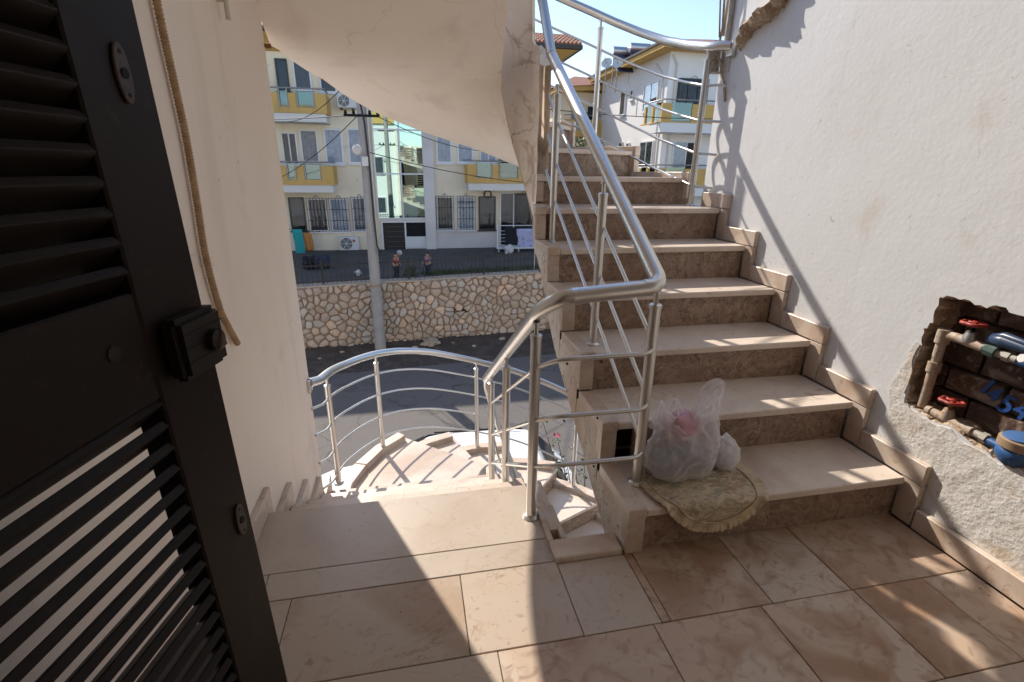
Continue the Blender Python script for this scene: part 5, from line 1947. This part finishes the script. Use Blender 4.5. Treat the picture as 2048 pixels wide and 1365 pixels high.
q = py(792, 530, 16.3)
person("person", Vector((q.x, q.y, TZ)), .92, .5, {"arml": (.03, -.05, .15, .02, -.16, .26), "armr": (.03, .0, .16, .04, -.03, .31), "legl": (-.04, .02), "legr": (.02, .08)}, "shirt_red", "trousers_dark", "small child in a red top standing behind the fence by the doorway", None)
q = py(856, 530, 16.4)
person("person", Vector((q.x, q.y, TZ)), .90, -.6, {"arml": (.05, -.02, .14, .06, -.12, .24), "armr": (.02, -.06, .13, -.02, -.18, .2), "legl": (.02, .05), "legr": (-.05, -.02)}, "shirt_violet", "trousers_dark", "small child in a dark violet top standing behind the fence, right of the red top", "hat_white" if False else None)
q = py(799, 506, 16.6)
blob("white_ball", "hat_white", Vector((q.x, q.y, q.z)), (.09, .09, .09), 41, .05, "pale round ball held up beside the child in red", "ball")

# ---- planting and grass behind the fence
gb = MB()
rnd = random.Random(8)
for k in range(2600):
    s, n = rnd.uniform(3.7, 9.5), -.75 - rnd.random() * 1.3
    q = A0 + WD * s + WN * n
    a = rnd.uniform(0, PI)
    h_ = rnd.uniform(.10, .26)
    d = Vector((math.cos(a), math.sin(a), 0)) * .012
    l_ = Vector((rnd.uniform(-.05, .05), rnd.uniform(-.05, .05), h_))
    gb.add([q - d + Vector((0, 0, TZ)), q + d + Vector((0, 0, TZ)), q + l_ + Vector((0, 0, TZ))], [(0, 1, 2)])
tag(gb.build("grass", "grass", fix=False), kind='stuff')


def leaf_cloud(mb, c, r, n, size, rnd, shape=None):
    for k in range(n):
        while True:
            d = Vector((rnd.uniform(-1, 1), rnd.uniform(-1, 1), rnd.uniform(-1, 1)))
            if .25 < d.length < 1 and mnoise.noise(d * 2.2 + Vector(c)) > -.22:
                break
        p_ = Vector((c[0] + d.x * r[0], c[1] + d.y * r[1], c[2] + d.z * r[2]))
        a = Vector((rnd.gauss(0, 1), rnd.gauss(0, 1), rnd.gauss(0, 1))).normalized()
        b3 = a.orthogonal().normalized()
        L = size * rnd.uniform(.6, 1.3)
        mb.add([p_ - a * L, p_ + b3 * L * .4, p_ + a * L, p_ - b3 * L * .4], [(0, 1, 2, 3)])


def bush(name, loc, r, n, size, label, cat="bush", mats=("leaf", "leaf_light"), group=None, seed=1):
    rnd = random.Random(seed)
    root = thing(name, loc, label, cat, group)
    for k, m_ in enumerate(mats):
        b3 = MB()
        leaf_cloud(b3, Vector(loc) + Vector((0, 0, r[2])), r, n // len(mats), size, rnd)
        b3.build("foliage", m_, root, fix=False)
    b3 = MB()
    for k in range(6):
        a = rnd.uniform(0, 2 * PI)
        b3.tube([Vector(loc), Vector(loc) + Vector((math.cos(a) * r[0] * .3, math.sin(a) * r[1] * .3, r[2] * .7)), Vector(loc) + Vector((math.cos(a) * r[0] * .7, math.sin(a) * r[1] * .7, r[2] * 1.3))], [.02, .012, .005], 5)
    b3.build("stem", "stem", root)
    return root


q = py(822, 548, 16.0)
bush("shrub", Vector((q.x, q.y, TZ)), (.25, .2, .26), 260, .05, "small olive shrub behind the fence between the two children", mats=("leaf", "stem"))
q = py(875, 545, 16.1)
bush("shrub", Vector((q.x, q.y, TZ)), (.16, .16, .16), 160, .04, "tiny green shrub behind the fence right of the child in violet", seed=3)
for u, v, s_, lb in ((985, 545, .2, "left"), (1020, 547, .22, "middle"), (1063, 549, .2, "rightmost")):
    q = py(u, v, 15.75)
    m = MB().obox((q.x - s_ / 2, q.y, TZ), (s_, .02, 0), (0, .12, 0), (0, 0, .2))
    tag(m.build("edging_block", "rubble", bevel=.02), lb + " pale concrete edging block in the grass behind the fence", "block", "edging blocks in the grass")
rnd = random.Random(17)
for k, (s, n, r, lb) in enumerate(((3.62, .45, .20, "largest pale broken rock at the foot of the stone wall, right of the pole"), (3.12, .62, .07, "small loose rock just left of the largest rock below the wall"),
                                   (4.3, .5, .06, "small loose rock just right of the largest rock below the wall"), (5.9, .5, .08, "rounded small rock under the right part of the stone wall, hard against it"),
                                   (6.2, .75, .06, "small rock on the dirt at the right, a step away from the wall"), (1.0, .5, .06, "small rock at the wall foot, halfway between pole and left wall edge"),
                                   (.4, .9, .05, "small rock on the dirt at the far left by the beige wall edge"), (2.2, .6, .06, "small rock at the foot of the utility pole"), (4.9, .9, .05, "tiny rock on the dirt below the painted letters"))):
    c_ = A0 + WD * s + WN * n + Vector((0, 0, STREET + r * .5))
    o = blob("rock", "rubble", c_, (r * 1.3, r, r * .75), 50 + k, .6, lb, "rock")
    o["group"] = "loose rocks below the stone wall"

# ------------------------------------------------------------------ white house at the right
YH = 24.0
XH = py(1327, 250, YH).x
wh = thing("white_house", (XH + 4, YH + 4, STREET), "white two-storey house with yellow balconies and tiled eaves, behind the top of the stairs", "house")
ZE = py(1345, 103, YH).z
MB().box(XH, XH + 11, YH, YH + 8.6, STREET, ZE).build("wall", "facade_white", wh)
NXM = Vector((-1, 0, 0))


def side_win(u0, v0, u1, v1, **k):
    um, vm = (u0 + u1) / 2, (v0 + v1) / 2
    ya, yb = px(u0, vm, XH).y, px(u1, vm, XH).y
    zb, zt2 = px(um, v1, XH).z, px(um, v0, XH).z
    return win(wh, (XH, ya, zb), (0, yb - ya, 0), (0, 0, zt2 - zb), NXM, **k)


def front_win(u0, v0, u1, v1, **k):
    x0, x1, z0, z1 = fr(u0, v0, u1, v1, YH)
    return win(wh, (x0, YH, z0), (x1 - x0, 0, 0), (0, 0, z1 - z0), FN, **k)


side_win(1289, 167, 1317, 222, curtain="curtain_grey", split=2)
side_win(1242, 184, 1252, 231, curtain=None, frame="frame_white")
side_win(1262, 180, 1268, 200, curtain=None)
side_win(1280, 283, 1306, 336, curtain="curtain_grey", split=2)
side_win(1239, 285, 1246, 297, curtain=None)
side_win(1254, 286, 1260, 297, curtain=None)
front_win(1353, 159, 1412, 232, curtain=None, frame="frame_dark", split=3, name="balcony_door", sill=False, grille=True)
front_win(1343, 283, 1396, 345, curtain="curtain_white", frame="frame_white", split=2, name="sliding_door", sill=False)
x0, x1, z0, z1 = fr(1372, 287, 1394, 343, YH)
MB().box(x0, x1, YH - .062, YH - .052, z0, z1).build("leaf_gap_shade", "room_shade", wh)  # dark panel painted as the shade behind the open leaf
MB().tube([(XH + .35, YH - .06, STREET), (XH + .35, YH - .06, ZE - .5), (XH + .1, YH - .06, ZE - .15)], .05, 8).build("downpipe", "facade_grey", wh, smooth=True, sharp=.8)
MB().tube([(XH - .06, YH + .5, STREET), (XH - .06, YH + .5, ZE - .9), (XH - .06, YH + 1.3, ZE - .3)], .045, 8).build("downpipe", "facade_grey", wh, smooth=True, sharp=.8)


def house_balcony(zt2, zb, x0, x1, y0, dep, par, nm="balcony"):
    m = MB()
    m.box(x0, x1, y0, y0 + .12, zb, zt2 - .75)
    m.box(x0, x0 + .12, y0 + .12, YH + 1.0, zb, zt2 - .75)
    m.box(x0, x0 + .5, y0 + .001, y0 + .119, zt2 - .749, zt2)
    m.box(x0 + 1.5, x1, y0 + .001, y0 + .119, zt2 - .749, zt2)
    for ya in (y0 + .9, y0 + 1.7):
        m.box(x0 + .001, x0 + .119, ya, ya + .14, zt2 - .749, zt2)
    b3 = m.build(nm, "balcony_yellow", par)
    MB().box(x0 + .03, x1, y0 + .03, YH - .002, zb - .42, zb - .002).build("floor_slab", "facade_white", b3)
    MB().box(x0 + .51, x0 + 1.49, y0 + .05, y0 + .06, zt2 - .70, zt2 + .05).build("glass_panel", "balcony_glass", b3)
    for ya in (y0 + .14, y0 + 1.05):
        MB().box(x0 + .05, x0 + .06, ya, ya + .64, zt2 - .70, zt2 + .05).build("glass_panel", "balcony_glass", b3)
    m = MB().tube([(x0 + .03, YH + .9, zt2 + .16), (x0 + .03, y0 + .03, zt2 + .16), (x1, y0 + .03, zt2 + .16)], .03, 8)
    m.build("rail", "iron_rail", b3, smooth=True, sharp=.8)


yb_ = YH - 1.2
xb_ = py(1336, 230, yb_).x - 1.0
house_balcony(py(1370, 208, yb_).z, py(1370, 246, yb_).z, XH - .75, XH + 6, yb_, 1.2, wh)
house_balcony(py(1370, 338, yb_).z, py(1370, 375, yb_).z, XH - .75, XH + 6, yb_, 1.2, wh)
m = MB()
OV = .7
m.box(XH - OV, XH + 11.5, YH - OV, YH + 9.2, ZE + .002, ZE + .20)
rfh = m.build("roof", "balcony_yellow", wh)
m = MB().box(XH - OV - .08, XH + 11.6, YH - OV - .08, YH + 9.3, ZE + .203, ZE + .30)
m.build("eave_edge", "eave_dark", rfh)
m = MB()
zz = ZE + .301
m.add([(XH - OV - .08, YH - OV - .08, zz), (XH + 11.6, YH - OV - .08, zz), (XH + 11.6, YH + 9.3, zz), (XH - OV - .08, YH + 9.3, zz), (XH + 4.4, YH + 4, zz + 1.25), (XH + 7, YH + 4, zz + 1.25)], [(0, 1, 5, 4), (1, 2, 5), (2, 3, 4, 5), (3, 0, 4)])
m.build("roof_slope", "roof_tile", rfh)
# lower wing behind with yellow wall, eaves and balcony
YG = 33.5
yh = thing("yellow_house", (py(1180, 250, YG).x, YG + 4, STREET), "pale yellow house with tiled gable roof behind the white house, far left of it", "house")
xa, xb2 = py(1122, 240, YG).x, py(1222, 240, YG).x
zt2 = py(1180, 186, YG).z
MB().box(xa, xb2 + 1.5, YG, YG + 8, STREET, zt2).build("wall", "facade_cream", yh)
zp = py(1175, 163, YG).z
m = MB()
m.add([(xa - .6, YG - .7, zt2 - .1), (xb2 + 2, YG - .7, zt2 + .35), (xb2 + 2, YG + 8, zt2 + .35), (xa - .6, YG + 8, zt2 - .1), (xa - .6, YG - .7, zt2 + .15), (xb2 + 2, YG - .7, zt2 + .6), (xb2 + 2, YG + 8, zt2 + .6), (xa - .6, YG + 8, zt2 + .15)],
      [(0, 1, 2, 3), (4, 5, 6, 7), (0, 1, 5, 4), (1, 2, 6, 5), (2, 3, 7, 6), (3, 0, 4, 7)])
rfy = m.build("roof", "balcony_yellow", yh)
m = MB()
m.add([(xa - .7, YG - .8, zt2 + .155), (xb2 + 2, YG - .8, zt2 + .605), (xb2 + 2, YG + 8, zt2 + 1.0), (xa - .7, YG + 8, zt2 + .3), ((xa + xb2) / 2, YG + 3, zt2 + 1.4)], [(0, 1, 4), (1, 2, 4), (2, 3, 4), (3, 0, 4)])
m.build("roof_slope", "roof_tile", rfy)
x0, x1, z0, z1 = fr(1172, 212, 1192, 262, YG)
win(yh, (x0, YG, z0), (x1 - x0, 0, 0), (0, 0, z1 - z0), FN, curtain=None)
x0, x1, z0, z1 = fr(1140, 214, 1156, 262, YG)
win(yh, (x0, YG, z0), (x1 - x0, 0, 0), (0, 0, z1 - z0), FN, curtain="curtain_white")
x0, x1, z0, z1 = fr(1128, 240, 1224, 262, YG - 1.2)
m = MB().box(x0, x1, YG - 1.2, YG - .002, z0 - .35, z0)
m.box(x0, x0 + .7, YG - 1.199, YG - 1.05, z0 + .002, z1)
m.box(x1 - 1.6, x1, YG - 1.199, YG - 1.05, z0 + .002, z1)
m = m.build("balcony", "balcony_yellow", yh)
MB().box(x0 + .7, x1 - 1.6, YG - 1.18, YG - 1.17, z0, z1).build("glass_panel", "balcony_glass", m)
MB().tube([(x0, YG - 1.15, z1 + .25), (x1, YG - 1.15, z1 + .25)], .03, 6).build("rail", "iron_rail", m)
q = py(1172, 297, 28)
bush("hedge", Vector((q.x, 28, q.z - 1.6)), (1.5, .8, 1.1), 900, .13, "dark green hedge seen over the top step in front of the yellow house", "hedge", seed=5)

# ---- roof gear: solar water heaters and dishes
def heater(u, v, Y, w, label):
    q = py(u, v, Y)
    t = thing("solar_heater", q, label, "solar heater", "solar heaters on the far roofs")
    MB().obox(q + Vector((-w / 2, -.9, -1.05)), (w, 0, 0), (0, .9, .95), (0, -.05, .05)).build("panel", "solar_panel", t)
    MB().tube([q + Vector((-w / 2, .1, .12)), q + Vector((w / 2, .1, .12))], .24, 14).build("tank", "tank_steel", t, smooth=True, sharp=.8)
    m = MB()
    for sx in (-.4, .4):
        m.tube([q + Vector((sx * w, .1, .05)), q + Vector((sx * w, .1, -1.6))], .03, 6)
    m.build("stand", "iron_rail", t)
    return t


heater(1243, 108, 29, 1.0, "solar water heater with dark panel, left one on the roof ridge")
heater(1280, 101, 28.5, 1.15, "solar water heater with bright tank, middle one on the roof ridge")
heater(1317, 103, 29, .9, "solar water heater partly behind the white eave, right one on the roof ridge")


def dish(u, v, Y, r, label):
    q = py(u, v, Y)
    t = thing("satellite_dish", q, label, "satellite dish", "satellite dishes on the far roof")
    MB().lathe([(.02, 0), (r * .5, r * .07), (r, r * .28), (r * 1.01, r * .27), (r * .5, r * .04), (.02, -.03)], q, (-.55, -.75, .45), 20).build("reflector", "dish_white", t, smooth=True, sharp=1)
    m = MB().tube([q + Vector((0, .05, 0)), q + Vector((0, .12, -1.3))], .03, 6)
    m.tube([q, q + Vector((-.3, -.42, .2))], .015, 5)
    m.build("mast", "iron_rail", t)


dish(1214, 128, 26.5, .27, "round white satellite dish, left one on the far roof")
dish(1236, 128, 26.8, .27, "round white satellite dish, right one on the far roof")

# ------------------------------------------------------------------ white car parked below the stairs
cr = thing("parked_car", (-.12, 6.08, STREET), "white car parked close below the curved stairs, only roof and bonnet showing", "car")
secs = [(-1.78, .30, .62, .66, .60, .55), (-1.70, .22, .70, .76, .72, .66), (-1.2, .20, .82, .93, .80, .72), (-.62, .20, .90, 1.00, .84, .74), (-.60, .20, .90, 1.02, .84, .74),
        (.22, .20, .94, 1.44, .85, .60), (.6, .20, .95, 1.50, .85, .60), (1.2, .20, .96, 1.49, .85, .60), (1.72, .20, .96, 1.42, .85, .58), (2.15, .22, .92, .98, .82, .62), (2.30, .35, .85, .90, .74, .55)]
m = MB()
ring = []
for x, zb, zm, zt3, w, wr in secs:
    ring.append([(x, -w * .96, zb), (x, -w, zb + .25), (x, -w, zm - .06), (x, -w * .985, zm), (x, -lerp(w, wr, .85), zm + (zt3 - zm) * .78), (x, -wr * .93, zm + (zt3 - zm) * .96), (x, -wr * .5, zt3), (x, 0, zt3 + .012),
                 (x, wr * .5, zt3), (x, wr * .93, zm + (zt3 - zm) * .96), (x, lerp(w, wr, .85), zm + (zt3 - zm) * .78), (x, w * .985, zm), (x, w, zm - .06), (x, w, zb + .25), (x, w * .96, zb)])
K = len(ring[0])
v = [(a + cr.location.x, b3 + 6.08, c3 + STREET) for r_ in ring for a, b3, c3 in r_]
f = [(i * K + j, i * K + j + 1, (i + 1) * K + j + 1, (i + 1) * K + j) for i in range(len(ring) - 1) for j in range(K - 1)]
f += [tuple(range(K)), tuple(range((len(ring) - 1) * K, len(ring) * K))]
f += [((i + 1) * K, i * K, i * K + K - 1, (i + 1) * K + K - 1) for i in range(len(ring) - 1)]
m.add(v, f)
m.build("body", "car_white", cr, smooth=True, sharp=.6, bevel=0)
CX = cr.location.x


def cpt(x, y, z):
    return (x + CX, y + 6.08, z + STREET)


m = MB()
m.prism([cpt(-.50, -.66, 1.085), cpt(.16, -.55, 1.425), cpt(.16, .55, 1.425), cpt(-.50, .66, 1.085)], (-.012, 0, .02))
m.build("windscreen", "car_glass", cr)
m = MB()
m.prism([cpt(1.80, -.52, 1.36), cpt(2.08, -.56, 1.07), cpt(2.08, .56, 1.07), cpt(1.80, .52, 1.36)], (.014, 0, .018))
m.build("rear_window", "car_glass", cr)
for sy in (-1, 1):
    m = MB()
    m.prism([cpt(-.35, sy * .845, 1.0), cpt(.22, sy * .70, 1.36), cpt(1.65, sy * .69, 1.36), cpt(2.0, sy * .83, 1.0)], (0, sy * .012, .01))
    m.build("side_window", "car_glass", cr)
    m = MB().tube([cpt(.3, sy * .52, 1.50), cpt(1.6, sy * .51, 1.475)], .012, 6)
    m.build("roof_rail", "plastic_black", cr)
    MB().lathe([(.03, 0), (.09, .02), (.10, .08), (.03, .12)], cpt(-.28, sy * .90, 1.06), (-1, 0, 0), 12).build("wing_mirror", "car_white", cr, smooth=True)
    for xw in (-1.12, 1.62):
        w_ = MB().lathe([(.20, 0), (.29, .0), (.31, .03), (.31, .16), (.29, .19), (.20, .19)], cpt(xw, sy * .70, .31), (0, sy, 0), 22).build("wheel", "tyre", cr, smooth=True, sharp=.6)
        MB().lathe([(.19, 0), (.19, .015), (.06, .025)], cpt(xw, sy * .875, .31), (0, sy, 0), 16).build("rim", "alu", w_, smooth=True, sharp=.5)
    MB().lathe([(.10, 0), (.09, .05)], cpt(-1.74, sy * .48, .66), (-1, sy * .2, 0.1), 12).build("headlight", "window_glass", cr)
m = MB().box(CX + .58, CX + .66, 6.06, 6.10, STREET + 1.512, STREET + 1.53)
m.build("roof_aerial", "plastic_black", cr)

# ------------------------------------------------------------------ bougainvillea climbing past the stair curb
rnd = random.Random(12)
fb = Vector((1.62, 4.35, STREET))
fl = thing("flowering_plant", fb, "bougainvillea stems with green leaves and a pink flower at the stair curb", "plant")
b3 = MB()
lf_, pt_ = MB(), MB()
for k, (tx, ty, tz) in enumerate(((1.36, 4.32, -1.28), (1.50, 4.16, -1.42), (1.46, 4.28, -1.55), (1.60, 4.1, -1.5), (1.22, 4.40, -1.12))):
    tip = Vector((tx, ty, tz))
    mid_ = fb.lerp(tip, .6) + Vector((.12, .08, .15))
    P = [fb + Vector((k * .02, 0, 0)), fb.lerp(mid_, .5), mid_, mid_.lerp(tip, .5) + Vector((0, .03, .05)), tip]
    b3.tube(P, [.012, .010, .008, .006, .003], 6)
    for j in range(22):
        t_ = rnd.uniform(.35, 1)
        i = min(int(t_ * 4), 3)
        p_ = P[i].lerp(P[i + 1], t_ * 4 - i) + Vector((rnd.uniform(-.05, .05), rnd.uniform(-.05, .05), rnd.uniform(-.04, .04)))
        a = Vector((rnd.gauss(0, 1), rnd.gauss(0, 1), rnd.gauss(0, .6))).normalized()
        o_ = a.orthogonal().normalized()
        L = rnd.uniform(.016, .03)
        lf_.add([p_ - a * L, p_ + o_ * L * .55, p_ + a * L * 1.1, p_ - o_ * L * .55], [(0, 1, 2, 3)])
    if k in (0,):
        for j in range(7):
            a = Vector((rnd.gauss(0, 1), rnd.gauss(0, 1), rnd.gauss(0, 1))).normalized()
            o_ = a.orthogonal().normalized()
            p_ = tip + a * .012
            pt_.add([p_, p_ + a * .018 + o_ * .014, p_ + a * .036, p_ + a * .018 - o_ * .014], [(0, 1, 2, 3)])
b3.build("stem", "stem", fl)
lf_.build("foliage", "leaf", fl, fix=False)
pt_.build("flower", "petal_pink", fl, fix=False)

# ------------------------------------------------------------------ the front of the building the stair belongs to (mirrored in the glass across the street)
ow = thing("own_building", (-6, 2.6, STREET), "white front of the stair's own building, mirrored in the glass stair bay opposite", "building")
for a, b2 in ((-15, XL - .225), (XR + .245, 16)):
    MB().box(a, b2, 2.35, 2.6, STREET, 4.6).build("wall", "facade_white", ow)
    MB().box(a, b2, 2.2, 2.75, 4.602, 5.5).build("eave_band", "balcony_yellow", ow)
for xw, zw in ((-2.6, .9), (-3.9, .9), (-2.6, -2.2), (-3.9, -2.2), (-6.2, .9), (-6.2, -2.2), (4.5, .9), (6.5, .9)):
    win(ow, (xw, 2.601, zw), (.75, 0, 0), (0, 0, 1.3), Vector((0, 1, 0)), curtain="curtain_grey")
